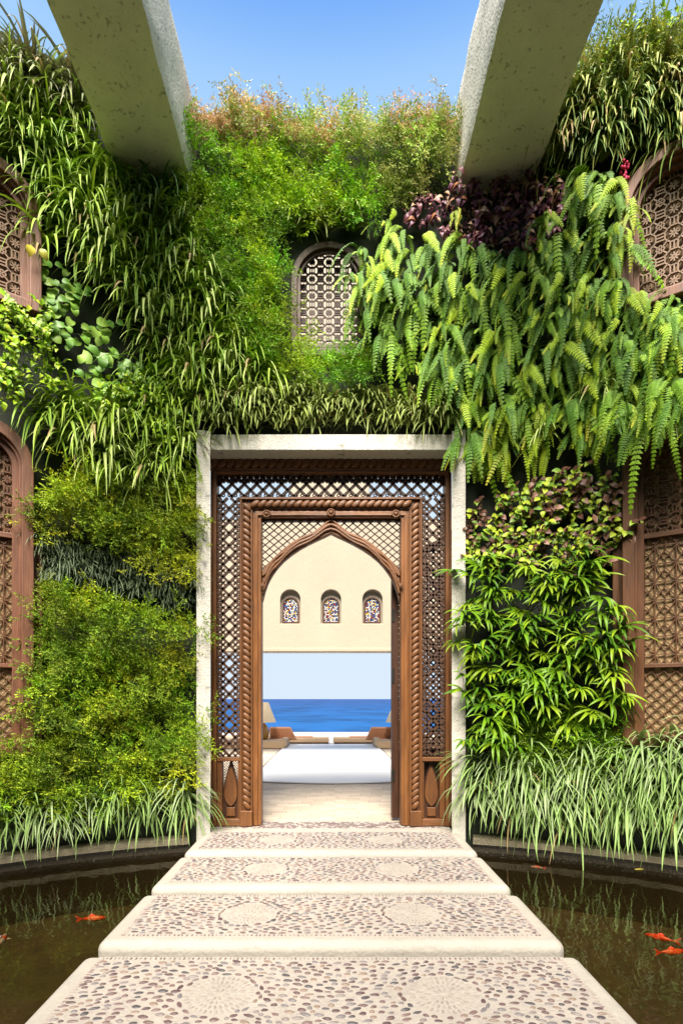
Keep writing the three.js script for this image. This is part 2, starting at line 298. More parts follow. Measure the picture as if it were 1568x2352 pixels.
    sh.moveTo(cx - w, yb); sh.lineTo(cx + w, yb); sh.lineTo(cx + w * 1, yb + .19); sh.quadraticCurveTo(cx + w * .98, yb + .34, cx + w * .55, yb + .47); sh.quadraticCurveTo(cx + w * .22, yb + .58, cx + .004, yt - .012); sh.lineTo(cx - .004, yt - .012); sh.quadraticCurveTo(cx - w * .22, yb + .58, cx - w * .55, yb + .47); sh.quadraticCurveTo(cx - w * .98, yb + .34, cx - w, yb + .19); sh.closePath();
    obj('carved_panel', extr(sh, .03, -.07, .006), M.woodDark, T);
    const lf = new THREE.Shape(); lf.moveTo(cx, yb + .14); lf.bezierCurveTo(cx + w * 1.15, yb + .2, cx + w * .8, yb + .36, cx, yb + .56); lf.bezierCurveTo(cx - w * .8, yb + .36, cx - w * 1.15, yb + .2, cx, yb + .14);
    obj('cypress_carving', [extr(lf, .016, -.035, .01), box(cx - w * .55, cx + w * .55, yb + .02, yb + .12, -.036, -.012, .008), bar(cx - w * .5, yb + .28, cx + w * .25, yb + .15, .012, -.02, -.004)], M.wood, T);
    obj('panel_lattice', clipped(diagSegs(cx, yt, 1, 1, .03), (x, y) => Math.abs(x - cx) < w && y < yt && y > yb + .34, .005, -.079, -.073), M.woodFret, T);
  }
  // the door leaf folded open behind the right hand lattice
  { const D = new THREE.Group(); D.name = 'door'; T.add(D); D.position.set(-mx(600) - .075, .03, -.24); D.rotation.y = .10;
    const W = .80, hx = x => outerY(f1 - x) - .03;      // the leaf's own arched top, low at the hinge side
    const frame = [box(0, .075, 0, hx(.03), -.05, .03, .006), box(W - .075, W, 0, hx(W - .03) - .03, -.05, .0, .006), box(.075, W - .075, 0, .12, -.05, .0, .006), box(.075, W - .075, .7, .78, -.05, .0, .006)];
    for (let i = 0; i < 9; i++) { const a = .03 + (W - .06) * i / 9, b = .03 + (W - .06) * (i + 1) / 9; frame.push(bar(a, hx(a) - .04, b, hx(b) - .04, .09, -.05, .0)); }
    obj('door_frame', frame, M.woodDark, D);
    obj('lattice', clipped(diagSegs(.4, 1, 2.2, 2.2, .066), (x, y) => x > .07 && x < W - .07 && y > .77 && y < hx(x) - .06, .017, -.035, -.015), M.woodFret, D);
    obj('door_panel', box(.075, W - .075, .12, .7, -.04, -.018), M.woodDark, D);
    obj('hinge', [box(-.004, .03, 1.55, 1.72, .03, .036), box(-.004, .03, 2.25, 2.4, .03, .036), box(-.004, .03, .42, .56, .03, .036)], std([.05, .045, .04], .45, { metalness: .8 }), D);
  }
}

// ------------------------------------------------------------ latticed windows in the round wall
function starCell(x, y, s) { // eight-rayed flower in an octagon, joined to its neighbours
  const o = [], q = .5 * s, r = .36 * s, P = (k, rad) => [x + rad * Math.cos(k * Math.PI / 4), y + rad * Math.sin(k * Math.PI / 4)];
  const O = k => [x + r * Math.cos((k + .5) * Math.PI / 4), y + r * Math.sin((k + .5) * Math.PI / 4)];
  for (let k = 0; k < 8; k++) { o.push([x, y, ...P(k, .19 * s)], [...O(k), ...O(k + 1)]); }
  for (let k = 0; k < 8; k += 2) { const a = O(k), b = O(k + 7), d = [Math.cos(k * Math.PI / 4), Math.sin(k * Math.PI / 4)]; o.push([...P(k, r * .924), ...P(k, q)]); o.push([...a, a[0] + d[0] * s * .17, a[1] + d[1] * s * .17], [...b, b[0] + d[0] * s * .17, b[1] + d[1] * s * .17]); }
  for (const [u, v] of [[1, 1], [-1, 1], [-1, -1], [1, -1]]) { const a = [x + u * q, y + v * q]; o.push([a[0] - u * s * .17, a[1], a[0], a[1] - v * s * .17], [x + u * r * .6, y + v * r * .6, ...a]); }
  return o;
}
function octCell(x, y, s) { // long octagons crossed by a grid
  const o = [], a = .5 * s, c = .29 * s, e = .5 * s;
  o.push([x - e, y, x + e, y], [x, y - e, x, y + e]);
  o.push([x - a, y - c, x - c, y - a], [x + a, y - c, x + c, y - a], [x - a, y + c, x - c, y + a], [x + a, y + c, x + c, y + a]);
  o.push([x - c, y + a, x - a * .1, y + c * .35], [x + c, y + a, x + a * .1, y + c * .35], [x - c, y - a, x - a * .1, y - c * .35], [x + c, y - a, x + a * .1, y - c * .35]);
  o.push([x - a, y - c * .7, x - a, y + c * .7]);
  return o;
}
function tiled(cell, x0, x1, y0, y1, s) { const o = []; for (let y = y0 + s / 2; y < y1 + s / 2; y += s) for (let x = -Math.ceil(-x0 / s) * s; x <= x1 + s / 2; x += s) o.push(...cell(x, y, s)); return o; }
function archShape(hw, y0, ys) { const s = new THREE.Shape(); s.moveTo(-hw, y0); s.lineTo(hw, y0); s.lineTo(hw, ys); s.absarc(0, ys, hw, 0, Math.PI, false); s.lineTo(-hw, y0); return s; }
function archRing(hw, w, y0, ys, sill) { const s = archShape(hw, y0, ys), h = archShape(hw - w, y0 + sill, ys); s.holes.push(new THREE.Path(h.getPoints(24))); return s; }
// z grows out of the wall into the court
function archWindow(label, th, y0, top, hw, kind, post = 0, wood = M.woodRed) {
  const p = onWall(th, 0, RW), T = thing('lattice_window', label, 'window', [p.x, 0, p.z], -th, 'arched lattice windows in the green wall');
  const ys = top - hw, fw = kind === 'through' ? .055 : .085, trim = kind === 'through' ? .03 : .065, dz = kind === 'through' ? -.05 : .10;
  obj('architrave', extr(archRing(hw, fw, y0, ys, .07), .10 + dz, .02, .008), wood, T);
  obj('bead', extr(archRing(hw - fw + .004, kind === 'through' ? .018 : .028, y0 + .07, ys, .03), .07 + dz, .015, .006), kind === 'through' ? M.woodDark : wood, T);
  obj('inner_frame', extr(archRing(hw - fw - trim + .043, .05, y0 + .1, ys, .03), .02 + Math.max(0, dz), .02, .006), kind === 'through' ? M.woodFret : wood, T);
  if (kind === 'through') { const s = new THREE.Shape(); s.moveTo(-hw - .09, y0 - .06); s.lineTo(hw + .09, y0 - .06); s.lineTo(hw + .09, top + .06); s.lineTo(-hw - .09, top + .06); s.closePath(); s.holes.push(new THREE.Path(archShape(hw - .015, y0 + .02, ys).getPoints(24))); obj('cladding', extr(s, .012, .021, 0), M.felt, T); }
  const iw = hw - fw - trim, lift = kind === 'through' ? .11 : 0, inA = (x, y) => Math.abs(x) < iw && y > y0 + .11 && (y < ys + lift || Math.hypot(x, y - ys - lift) < iw);
  const zl = kind === 'through' ? -.1 : .07;
  if (kind !== 'tall') {
    obj('lattice', clipped(tiled(starCell, -iw, iw, y0 + .1, top + lift, kind === 'through' ? .19 : .22), inA, kind === 'through' ? .0125 : .012, zl, zl + .022), kind === 'through' ? M.woodFret : M.fretPale, T);
  } else {
    const r1 = my(1228) + .0, yA = 2.93, yB = 1.71;
    obj('upper_lattice', clipped(tiled(starCell, -iw, iw, yA + .03, top, .2), (x, y) => inA(x, y) && y > yA, .015, zl, zl + .018), M.woodBrown, T);
    obj('middle_lattice', clipped(tiled(octCell, -iw, iw, yB + .02, yA, .17), (x, y) => inA(x, y) && y > yB && y < yA, .010, zl, zl + .014), M.woodBrown, T);
    obj('lower_lattice', clipped(diagSegs(0, y0, 2.5, 2.5, .10), (x, y) => inA(x, y) && y < yB, .009, zl, zl + .014), M.woodBrown, T);
    obj('rail', box(-iw - .01, iw + .01, yA - .025, yA + .025, zl - .01, zl + .045, .006), wood, T); obj('rail', box(-iw - .01, iw + .01, yB - .02, yB + .02, zl - .01, zl + .045, .006), wood, T);
    for (const s of [-1, 1]) obj('post', [box(Math.min(s * hw, s * (hw + post)), Math.max(s * hw, s * (hw + post)), y0 - .02, yA, .02, .16, .008)], wood, T);
  }
  if (kind !== 'through') obj('backing', extr(archShape(iw + .04, y0 + .08, ys), .008, zl - (kind === 'tall' ? .02 : .035), 0), kind === 'tall' ? M.tan : std([.20, .13, .07], .9), T);
  return T;
}
archWindow('upper arched lattice window at the left edge above the light green shrub', -.592, 5.05, 6.34, .42, 'upper');
archWindow('upper arched lattice window at the right edge above the ferns', .592, 5.05, 6.42, .44, 'upper');
archWindow('tall arched lattice panel at the left edge beside the feathery foliage', -.60, .88, 3.95, .40, 'tall', .085);
archWindow('tall lattice panel with plain side post at the right edge beside the palm leaves', .595, .96, 3.95, .42, 'tall', .10, M.woodBrown);
archWindow('small dark arched lattice window above the doorway with bright wall behind', -.004, 5.18, 6.42, .41, 'through', 0, M.woodFret);

// ------------------------------------------------------------ the roofless hall beyond and its terrace
const HZ = -13;
{
  const s = new THREE.Shape(); s.moveTo(-5.2, 2.53); s.lineTo(5.2, 2.53); s.lineTo(5.2, 5.6); s.lineTo(-5.2, 5.6); s.closePath();
  const xs = [-.955, 0, .975];
  for (const x of xs) { const h = new THREE.Path(archShape(.255, 3.15, 3.73).getPoints(20).map(p => p.clone().add(new THREE.Vector2(x, 0)))); s.holes.push(h); }
  const T = thing('hall_wall', 'cream plaster wall with three arched niches, raised above the sea view', 'wall', [0, 0, HZ]);
  const g = new THREE.ExtrudeGeometry(s, { depth: .45, bevelEnabled: true, bevelThickness: .02, bevelSize: .02, bevelSegments: 3, curveSegments: 20 }); g.translate(0, 0, -.47);
  obj('wall_face', metre(g), M.hall, T);
  tag(obj('roof_tower', box(-.95, .9, 5.63, 12.4, HZ - .46, HZ - .02, .03), M.hall), 'cream plaster tower on the hall wall, seen through the small lattice window', 'tower');
  obj('edge_trim', box(-5.2, 5.2, 2.515, 2.59, -.10, .045, .008), M.hall, T);
  const cols = [[.04, .07, .26], [.30, .025, .02], [.62, .42, .06], [.75, .74, .70], [.75, .74, .70], [.75, .74, .70], [.05, .12, .32]];
  xs.forEach((x, i) => {
    const W = thing('stained_window', ['left stained glass window of the three in the cream wall', 'middle stained glass window of the three in the cream wall', 'right stained glass window of the three in the cream wall'][i], 'window', [x, 3.2, HZ - .13], 0, 'stained glass windows in the cream wall');
    const ring = archRing(.195, .028, 0, .415, .02); obj('frame', extr(ring, .04, 0, .004), M.woodDark, W);
    obj('niche_back', extr((() => { const a = archShape(.3, -.1, .56); a.holes.push(new THREE.Path(archShape(.192, .004, .415).getPoints(20))); return a; })(), .02, -.025, 0), M.hall, W);
    const by = cols.map(() => []); const st = .033; R = rng(70 + i);
    for (let a = -6; a <= 6; a++) for (let b = 0; b < 20; b++) { const cx = a * st + (b % 2 ? st / 2 : 0), cy = .03 + b * st; if (Math.abs(cx) > .165 || (cy > .415 && Math.hypot(cx, cy - .415) > .165)) continue; const q = new THREE.CylinderGeometry(.0125, .0145, .012, 4); q.rotateX(Math.PI / 2); q.translate(cx, cy, .012); by[Math.floor(R() * cols.length)].push(prep(q));  }
    by.forEach((l, k) => { if (l.length) { const m = obj('coloured_glass', l, std(cols[k], .25), W); m.userData.kind = 'stuff'; } });
    obj('lead_panel', extr(archShape(.18, .01, .415), .006, -.004, 0), std([.03, .022, .02], .6), W);
  });
  for (const [i, x] of [[0, -5.4], [1, 5.4]]) tag(obj('side_wall', box(x - .2, x + .2, -.2, 6.5, HZ - .4, -6.3), M.hall), ['cream side wall of the hall on the left, hidden behind the lattice', 'cream side wall of the hall on the right, hidden behind the lattice'][i], 'wall');
  // floors
  const tileMap = tex(512, (u, v) => { const row = Math.floor(v * 16), off = ((row * 37) % 11) / 11, cell = Math.floor((u * 4 + off)) + row * 13, h = (Math.sin(cell * 91.7) * 4375.5) % 1, fv = v * 16 % 1, fu = (u * 4 + off) % 1; const j = (fv < .06 || fu < .02) ? .62 : 1; const k = (.88 + .14 * h + .05 * torusNoise(u, v, 60, 7) + .06 * torusNoise(u * 1, v, 9, 3)) * j; return [lin(k), lin(k * .985), lin(k * .96)]; }, true); tileMap.repeat.set(.55, .55);
  const fl = box(-5.2, 5.2, -.3, -.004, -17.3, -6.36); tag(obj('hall_floor', fl, std([.46, .375, .28], .7, { map: tileMap })), null, null, null, 'structure');
  tag(obj('terrace', box(-30, 30, -.4, -.012, -23.4, -17.3), std([.48, .465, .44], .7)), null, null, null, 'structure');
  // pale stone walkway with a curved near end and dark joint
  const ws = new THREE.Shape(); ws.moveTo(-1.36, 16.9); ws.lineTo(-1.36, 9.35); ws.quadraticCurveTo(0, 8.85, 1.36, 9.35); ws.lineTo(1.36, 16.9); ws.closePath();
  const mk = (sh, d) => { const g = new THREE.ExtrudeGeometry(sh, { depth: d, bevelEnabled: false, curveSegments: 24 }); g.rotateX(-Math.PI / 2); return g; };
  const wg = mk(ws, .02); tag(obj('white_walkway', metre(wg), std([.60, .59, .575], .55)), null, null, null, 'structure');
  const jo = new THREE.Shape(); jo.moveTo(-1.41, 16.9); jo.lineTo(-1.41, 9.32); jo.quadraticCurveTo(0, 8.8, 1.41, 9.32); jo.lineTo(1.41, 16.9); jo.closePath();
  const jg = mk(jo, .006); const jm = tag(obj('walkway_joint', metre(jg), std([.12, .09, .07], .8)), null, null, null, 'structure');
  // extruded upwards, y stays positive; turned so that +y of the shape runs away from the camera
}
// sofas, wicker backs, lamps
{
  const bz = 17.0, fab = std([.48, .33, .20], .9, { bumpMap: plBump, bumpScale: .004 }), wick = std([.47, .21, .10], .7);
  for (const s of [-1, 1]) {
    const side = s < 0 ? 'left' : 'right', a = (p, q) => [Math.min(s * p, s * q), Math.max(s * p, s * q)];
    const B = thing('terrace_sofa', `low beige upholstered sofa on the ${side} of the white walkway`, 'sofa', [0, 0, -bz], 0, 'pair of low sofas at the terrace');
    obj('seat', box(...a(.06, 1.36), .05, .2, -.7, .0, .03), fab, B); obj('side_seat', box(...a(1.3, 3.6), .0, .22, -.7, 1.55, .04), fab, B); obj('base', box(...a(.1, 1.3), .0, .05, -.65, -.03), M.woodDark, B);
    obj('arm', box(...a(1.24, 1.42), .04, .27, .3, 1.5, .05), fab, B);
    // woven sloping back rest
    const wb = thing('wicker_backrest', `orange woven backrest standing on the ${side} sofa`, 'backrest', [s * 1.42, .2, -bz + .5], 0, 'pair of woven backrests');
    const sh = new THREE.Shape(); sh.moveTo(-.37, 0); sh.lineTo(.37, 0); sh.lineTo(.37 - (s < 0 ? .17 : .0), .33); sh.lineTo(-.37 + (s < 0 ? 0 : .17), .33); sh.closePath();
    obj('body', extr(sh, .12, 0, .03), wick, wb);
    const wv = []; for (let j = 0; j < 9; j++) for (let i = 0; i < 14; i++) { const y = .02 + j * .035, x = -.34 + i * .05 + (j % 2) * .025, lim = .36 - .17 * y / .33; if ((s < 0 ? x : -x) > lim) continue; const q = new THREE.SphereGeometry(1, 6, 4); q.scale(.027, .014, .012); q.translate(x, y, .15); wv.push(prep(q)); }
    obj('weave', wv, wick, wb).userData.kind = 'stuff';
    const mat = thing('sofa_mat', `thin woven mat lying on the ${side} sofa in front of its backrest`, 'mat', [s * .92, .2, -bz + -.35], 0, 'pair of woven mats'); obj('mat', box(-.34, .34, 0, .02, -.3, .3, .01), wick, mat);
    // table lamp
    const L = thing('table_lamp', `amber glass table lamp with a cream shade standing on the ${side} sofa`, 'lamp', [s * 2.08, .22, -16.1], 0, 'pair of table lamps');
    const gl = new THREE.LatheGeometry([[0, 0], [.22, 0], [.27, .05], [.29, .18], [.26, .34], [.17, .46], [.06, .5], [.03, .56], [0, .56]].map(p => new THREE.Vector2(...p)), 20); obj('base', gl, std([.34, .17, .025], .18), L);
    const shd = new THREE.LatheGeometry([[.48, .5], [.485, .5], [.26, 1.08], [.255, 1.08], [.475, .505]].map(p => new THREE.Vector2(...p)), 28); obj('lamp_shade', shd, leafMat([.80, .68, .48], { roughness: .9, transmission: .45 }), L);
  }
}
// sea to the horizon
{
  const wm = tex(256, (u, v) => .5 + .5 * torusNoise(u, v, 16, 60) * .6 + .4 * torusNoise(u, v, 40, 61)); wm.repeat.set(1 / 22, 1 / 14);
  const sh = tex(256, (u, v) => { const k = .85 + .45 * torusNoise(u, v, 10, 66) + .3 * torusNoise(u, v, 34, 67); return [lin(k), lin(k), lin(k)]; }, true); sh.repeat.set(1 / 500, 1 / 700);
  const g = new THREE.PlaneGeometry(40000, 26000, 1, 400); g.rotateX(-Math.PI / 2); g.translate(0, -14, -13030); const uv = g.attributes.uv, p = g.attributes.position; for (let i = 0; i < p.count; i++) uv.setXY(i, p.getX(i), p.getZ(i)); { const c = new Float32Array(p.count * 3); for (let i = 0; i < p.count; i++) { const f = Math.min(1, Math.max(0, (-p.getZ(i) - 60) / 2200)) ** .5; c.set([.001 + .01 * f, .058 - .016 * f, .18 - .04 * f], i * 3); } g.setAttribute('color', new THREE.BufferAttribute(c, 3)); }
  const m = new THREE.Mesh(g, new THREE.MeshPhysicalMaterial({ specularIntensity: .25, vertexColors: true, roughness: .8, map: sh, bumpMap: wm, bumpScale: .25 })); m.name = 'sea'; m.receiveShadow = true; scene.add(m); tag(m, null, null, null, 'structure');
}
// ------------------------------------------------------------ pebble slabs over the pond
R = rng(5);
{
  const pg = [0, 1, 2, 3].map(k => { const g = new THREE.SphereGeometry(1, 9, 4, 0, Math.PI * 2, 0, Math.PI / 2), p = g.attributes.position; for (let i = 0; i < p.count; i++) { const x = p.getX(i), y = p.getY(i), z = p.getZ(i), n = 1 + .22 * noise.noise(x * 1.3 + k * 7, y, z * 1.3); p.setXYZ(i, x * n, Math.pow(Math.max(0, y), .8), z * n * (1 + .15 * Math.sin(k + x * 2))); } g.computeVertexNormals(); return prep(g); });
  const cols = [[.065, .038, .038], [.09, .056, .053], [.052, .045, .047], [.125, .082, .075], [.155, .13, .122], [.17, .12, .092], [.095, .06, .054], [.125, .11, .11]];
  const pm = cols.map(c => std(c, .5)), pale = [std([.25, .222, .19], .7), std([.215, .18, .155], .7)];
  const HW = 1.35, slabs = [[2.15, 3.035], [3.165, 3.98], [4.115, 4.925], [5.055, 5.86]];
  const names = ['nearest pebble mosaic stepping slab at the bottom of the photo', 'second pebble mosaic stepping slab, counted from the camera', 'third pebble mosaic stepping slab, second from the doorway', 'farthest pebble mosaic stepping slab in front of the door threshold'];
  slabs.forEach(([n, f], si) => {
    const T = thing('stepping_slab', names[si], 'slab', [0, 0, -(n + f) / 2], 0, 'pebble mosaic slabs of the path'), L = f - n;
    const core = new RoundedBoxGeometry(HW * 2, .15, L, 5, .058); core.translate(0, -.075, 0); obj('slab', metre(core), M.stone, T);
    const fx = HW - .12, z0 = -L / 2 + .055, z1 = L / 2 - .088;              // far and near edge of the mosaic field
    obj('mosaic_bed', box(-fx - .02, fx + .02, -.01, .004, z0 - .012, z1 + .012, .003), M.mortar, T);
    obj('support', box(-1.05, 1.05, -.72, -.15, -L / 2 + .12, L / 2 - .12), M.wet, T);
    const ros = [[-.53, (z0 + z1) / 2], [.53, (z0 + z1) / 2]], rad = .165, pts = [];
    const ok = (x, z, s) => { for (const p of pts) if (Math.abs(p.x - x) < .13 && ((p.x - x) / (s.a + p.a)) ** 2 + ((p.z - z) / (s.b + p.b)) ** 2 < 1.0) return false; return true; };
    const nTry = 11000;
    for (let i = 0; i < nTry; i++) {
      const a = rr(.015, .027) * (i > 5200 ? .75 : 1), b = rr(.0085, .0135) * (i > 5200 ? .8 : 1), x = rr(-fx + .02, fx - .02), z = rr(z0 + .045, z1 - .035);
      let near = 9, an = 0; for (const [rx, rz] of ros) { const d = Math.hypot(x - rx, z - rz); if (d < near) { near = d; an = Math.atan2(z - rz, x - rx); } }
      if (near < rad + .012) continue;
      if (!ok(x, z, { a: a + .006, b: b + .0085 })) continue;
      const flow = near < rad + .045 ? -(an + Math.PI / 2) : rr(-.35, .35) + .25 * Math.sin(x * 4 + si);
      pts.push({ x, z, a: near < rad + .045 ? (a + b) / 2 : a, b: near < rad + .045 ? (a + b) / 2 : b, sa: a, sb: b, an: flow });
    }
    pts.sort((p, q) => q.z - p.z);
    const rest = pm.map(() => []);
    pts.forEach((p, i) => {
      const k = Math.floor(R() * pm.length * .999), v = Math.floor(R() * 4), h = rr(.005, .009);
      if (i < 300 && si < 3) { const m = new THREE.Mesh(pg[v], pm[k]); m.name = 'pebble'; m.castShadow = m.receiveShadow = true; m.position.set(p.x, .003, p.z); m.rotation.y = p.an; m.scale.set(p.sa, h, p.sb); T.add(m); }
      else { const g = pg[v].clone(); g.scale(p.sa, h, p.sb); g.rotateY(p.an); g.translate(p.x, .003, p.z); rest[k].push(g); }
    });
    rest.forEach((l, k) => { if (l.length) obj('small_pebbles', l, pm[k], T).userData.kind = 'stuff'; });
    const sm = [[], [], []];
    for (const [rx, rz] of ros) for (let ring = 0; ring < 4; ring++) { const r = .035 + ring * .038, n = 10 + ring * 9; for (let i = 0; i < n; i++) { const q = i / n * 6.283 + ring * .2, g = pick(pg).clone(); g.scale(.0165, .005, .0062); g.rotateY(-q); g.translate(rx + Math.cos(q) * r, .0035, rz + Math.sin(q) * r); sm[R() < .6 ? 0 : 1].push(g); } }
    for (let x = -fx + .01; x < fx; x += rr(.019, .03)) for (const z of [z0 + .012, z1 - .008]) { const g = pick(pg).clone(); g.scale(.005, .005, .013); g.rotateY(rr(-.2, .2)); g.translate(x, .0035, z); sm[R() < .45 ? 2 : 1].push(g); }
    for (let z = z0 + .03; z < z1; z += rr(.02, .03)) for (const x of [-fx + .006, fx - .006]) { const g = pick(pg).clone(); g.scale(.013, .005, .005); g.translate(x, .0035, z); sm[R() < .3 ? 2 : 1].push(g); }
    sm.forEach((l, k) => obj('border_pebbles', l, k < 2 ? pale[k] : pm[3], T).userData.kind = 'stuff');
  });
  // threshold under the doorway
  const T = thing('threshold', 'pale stone threshold with a strip of pebbles under the carved doorway', 'threshold', [0, 0, -6.1]);
  obj('stone', box(-1.30, 1.30, -.3, -.008, -.26, .21, .01), M.stone, T);
  const l = [[], [], []]; for (let i = 0; i < 620; i++) { const g = pick(pg).clone(); g.scale(rr(.014, .024), .006, rr(.009, .014)); g.rotateY(rr(-.4, .4)); g.translate(rr(-1.26, 1.26), -.009, rr(-.2, .09)); l[i % 3].push(g); }
  l.forEach((q, k) => obj('pebble_strip', q, [pm[1], pm[3], pm[6]][k], T).userData.kind = 'stuff');
}
// ------------------------------------------------------------ koi and a fallen leaf
{
  const koi = (label, px, py, dep, len, an, c1, c2) => {
    const t = (EYE + .2 + dep) * FOC / (py - VY), T = thing('koi', label, 'fish', [(px - VX) / FOC * t, -.2 - dep * 1.8, -t], an, 'koi swimming in the pond');
    const g = new THREE.SphereGeometry(1, 18, 12), p = g.attributes.position, col = new Float32Array(p.count * 3);
    g.rotateZ(Math.PI / 2);
    for (let i = 0; i < p.count; i++) { const x = p.getX(i), tp = x > 0 ? 1 - .25 * x * x : 1 - .72 * x * x, bend = .12 * Math.sin((x + .4) * 2); p.setXYZ(i, x * .5, p.getY(i) * .12 * tp, p.getZ(i) * .105 * tp + bend * .25); const q = noise.noise(x * 2.2 + px, p.getZ(i) * 3, py) > .05 ? c2 : c1; col.set(q, i * 3); }
    g.setAttribute('color', new THREE.BufferAttribute(col, 3)); g.computeVertexNormals(); g.scale(len, len, len);
    const m = new THREE.Mesh(g, std([1, 1, 1], .3, { vertexColors: true })); m.name = 'body'; T.add(m);
    const fin = (pts, name, flat) => { const s = new THREE.Shape(pts.map(q => new THREE.Vector2(q[0] * len, q[1] * len))), f = new THREE.ExtrudeGeometry(s, { depth: .006 * len, bevelEnabled: false }); if (flat) f.rotateX(-Math.PI / 2); obj(name, f, std(c1, .5), T); return f; };
    fin([[-.44, 0], [-.74, .16], [-.66, 0], [-.74, -.14]], 'tail_fin', false); fin([[.12, .1], [-.1, .2], [-.22, .09]], 'dorsal_fin', false);
    for (const s of [-1, 1]) { fin([[.22, s * .08], [.06, s * .26], [.02, s * .1]], 'side_fin', true); }
    for (const s of [-1, 1]) { const e = new THREE.SphereGeometry(.014 * len, 6, 5); e.translate(.42 * len, .035 * len, s * .055 * len); obj('eye', e, std([.02, .02, .02], .2), T); }
    shade(T);
  };
  const red = [.62, .045, .012], org = [.66, .12, .02], wht = [.45, .42, .42];
  koi('orange red koi swimming alone in the left part of the pond', 216, 2106, .012, .17, .2, red, org);
  koi('red and white koi cut off by the left edge of the photo', 4, 2155, .02, .22, 1.9, wht, red);
  koi('small red koi near the far kerb right of the path', 1232, 1989, .015, .11, 2.7, red, wht);
  koi('upper of two red koi near the right edge of the pond', 1512, 2150, .012, .17, 2.5, red, red);
  koi('lower of two orange red koi near the right edge of the pond', 1543, 2182, .012, .17, .15, red, org);
  koi('tiny dark red koi half hidden in the shade by the right kerb', 1365, 1970, .03, .08, 1.2, [.3, .03, .01], red);
  const t = (EYE + .195) * FOC / (1996 - VY), T = new THREE.SphereGeometry(1, 8, 4); T.scale(.06, .004, .018);
  const lf = tag(obj('fallen_leaf', T, std([.55, .42, .08], .6)), 'narrow yellow leaf floating near the right kerb', 'leaf'); lf.position.set((1468 - VX) / FOC * t, -.195, -t); lf.rotation.y = .2;
}
// ------------------------------------------------------------ planting: leaf and blade shapes
class Surf { constructor() { this.p = []; this.c = []; this.i = []; }
  v(p, c) { this.p.push(p.x, p.y, p.z); if (c) this.c.push(...c); return this.p.length / 3 - 1; }
  t(a, b, c) { this.i.push(a, b, c); }
  geo() { const g = new THREE.BufferGeometry(); g.setAttribute('position', new THREE.Float32BufferAttribute(this.p, 3)); if (this.c.length) g.setAttribute('color', new THREE.Float32BufferAttribute(this.c, 3)); g.setIndex(this.i); g.computeVertexNormals(); return g; } }
const mul = (c, k) => [c[0] * k, c[1] * k, c[2] * k], mixc = (a, b, t) => [a[0] + (b[0] - a[0]) * t, a[1] + (b[1] - a[1]) * t, a[2] + (b[2] - a[2]) * t];
const UP = V3(0, 1, 0);
// one arching strap leaf: edge, midrib, edge
function blade(S, root, dir, len, w, grav, cE, cM, segs = 6, twist = 0) {
  let p = root.clone(), d = dir.clone().normalize(), side = V3(0, 0, 0).crossVectors(d, UP); if (side.lengthSq() < .01) side.set(1, 0, 0); side.normalize().applyAxisAngle(d, twist);
  const st = len / segs, k = rr(.8, 1.2); let last = null;
  for (let i = 0; i <= segs; i++) {
    const t = i / segs, ww = w * (t < .12 ? .55 + t * 3.7 : Math.pow(1 - t, .55) * 1.06) + .0006, nrm = V3(0, 0, 0).crossVectors(side, d).normalize();
    const e = mul(cE, k * (.9 + .2 * t)), m = mul(cM, k * (.9 + .2 * t));
    const a = S.v(p.clone().addScaledVector(side, -ww), e), b = S.v(p.clone().addScaledVector(nrm, -ww * .45), m), c = S.v(p.clone().addScaledVector(side, ww), e);
    if (last) { S.t(last[0], last[1], a); S.t(last[1], b, a); S.t(last[1], last[2], b); S.t(last[2], c, b); }
    last = [a, b, c]; p = p.clone().addScaledVector(d, st); d = d.clone().add(V3(0, -grav * st, 0)).normalize();
  }
}
function strapClump(n, L0, L1, w, g0, g1, cE, cM, spread, el0, el1) {
  const S = new Surf();
  for (let i = 0; i < n; i++) { const a = rr(-spread, spread), e = rr(el0, el1); const dryB = R() < .025; blade(S, V3(rr(-.05, .05), rr(-.05, .05), rr(-.02, .02)), V3(Math.sin(a) * Math.cos(e), Math.sin(e), Math.cos(a) * Math.cos(e)), rr(L0, L1), w * rr(.6, 1.15), rr(g0, g1), dryB ? [.34, .25, .10] : mixc(cE, cM, R() * .3), dryB ? [.38, .28, .12] : mixc(cM, cE, R() * .35), 6, rr(-.5, .5)); }
  return S.geo();
}
// leaf lying along +y, facing +z
function leafGeo(len, wid, curl, fold, heart) {
  const S = new Surf(), rows = heart ? 9 : 6; let last = null;
  for (let i = 0; i <= rows; i++) {
    const t = i / rows; let w, y = t * len;
    if (heart) { const q = t < .36 ? (.36 - t) / .5 : (t - .36) / .64; w = wid * Math.sqrt(Math.max(0, 1 - q * q)) * (t > .85 ? .8 : 1); } else w = wid * Math.pow(Math.sin(Math.PI * Math.pow(Math.min(1, t * .97 + .02), .8)), .9);
    w = Math.max(w, .0008); const z = curl * len * (t * (1 - t) * 2.2 - t * t * .9), yo = heart && i === 0 ? -.16 * len : 0;
    const a = S.v(V3(-w, y + yo, z + w * fold)), b = S.v(V3(0, y, z)), c = S.v(V3(w, y + yo, z + w * fold));
    if (last) { S.t(last[0], last[1], a); S.t(last[1], b, a); S.t(last[1], last[2], b); S.t(last[2], c, b); } last = [a, b, c];
  }
  return S.geo();
}
function orient(o, tip, face) { const y = tip.clone().normalize(), z = face.clone().addScaledVector(y, -face.dot(y)).normalize(), x = V3(0, 0, 0).crossVectors(y, z); o.quaternion.setFromRotationMatrix(new THREE.Matrix4().makeBasis(x, y, z)); return o; }
function leafOn(g, name, geo, mat, pos, tip, face, s = 1) { const m = new THREE.Mesh(geo, mat); m.name = name; m.position.copy(pos); orient(m, tip, face); m.scale.setScalar(s); m.castShadow = m.receiveShadow = true; g.add(m); return m; }
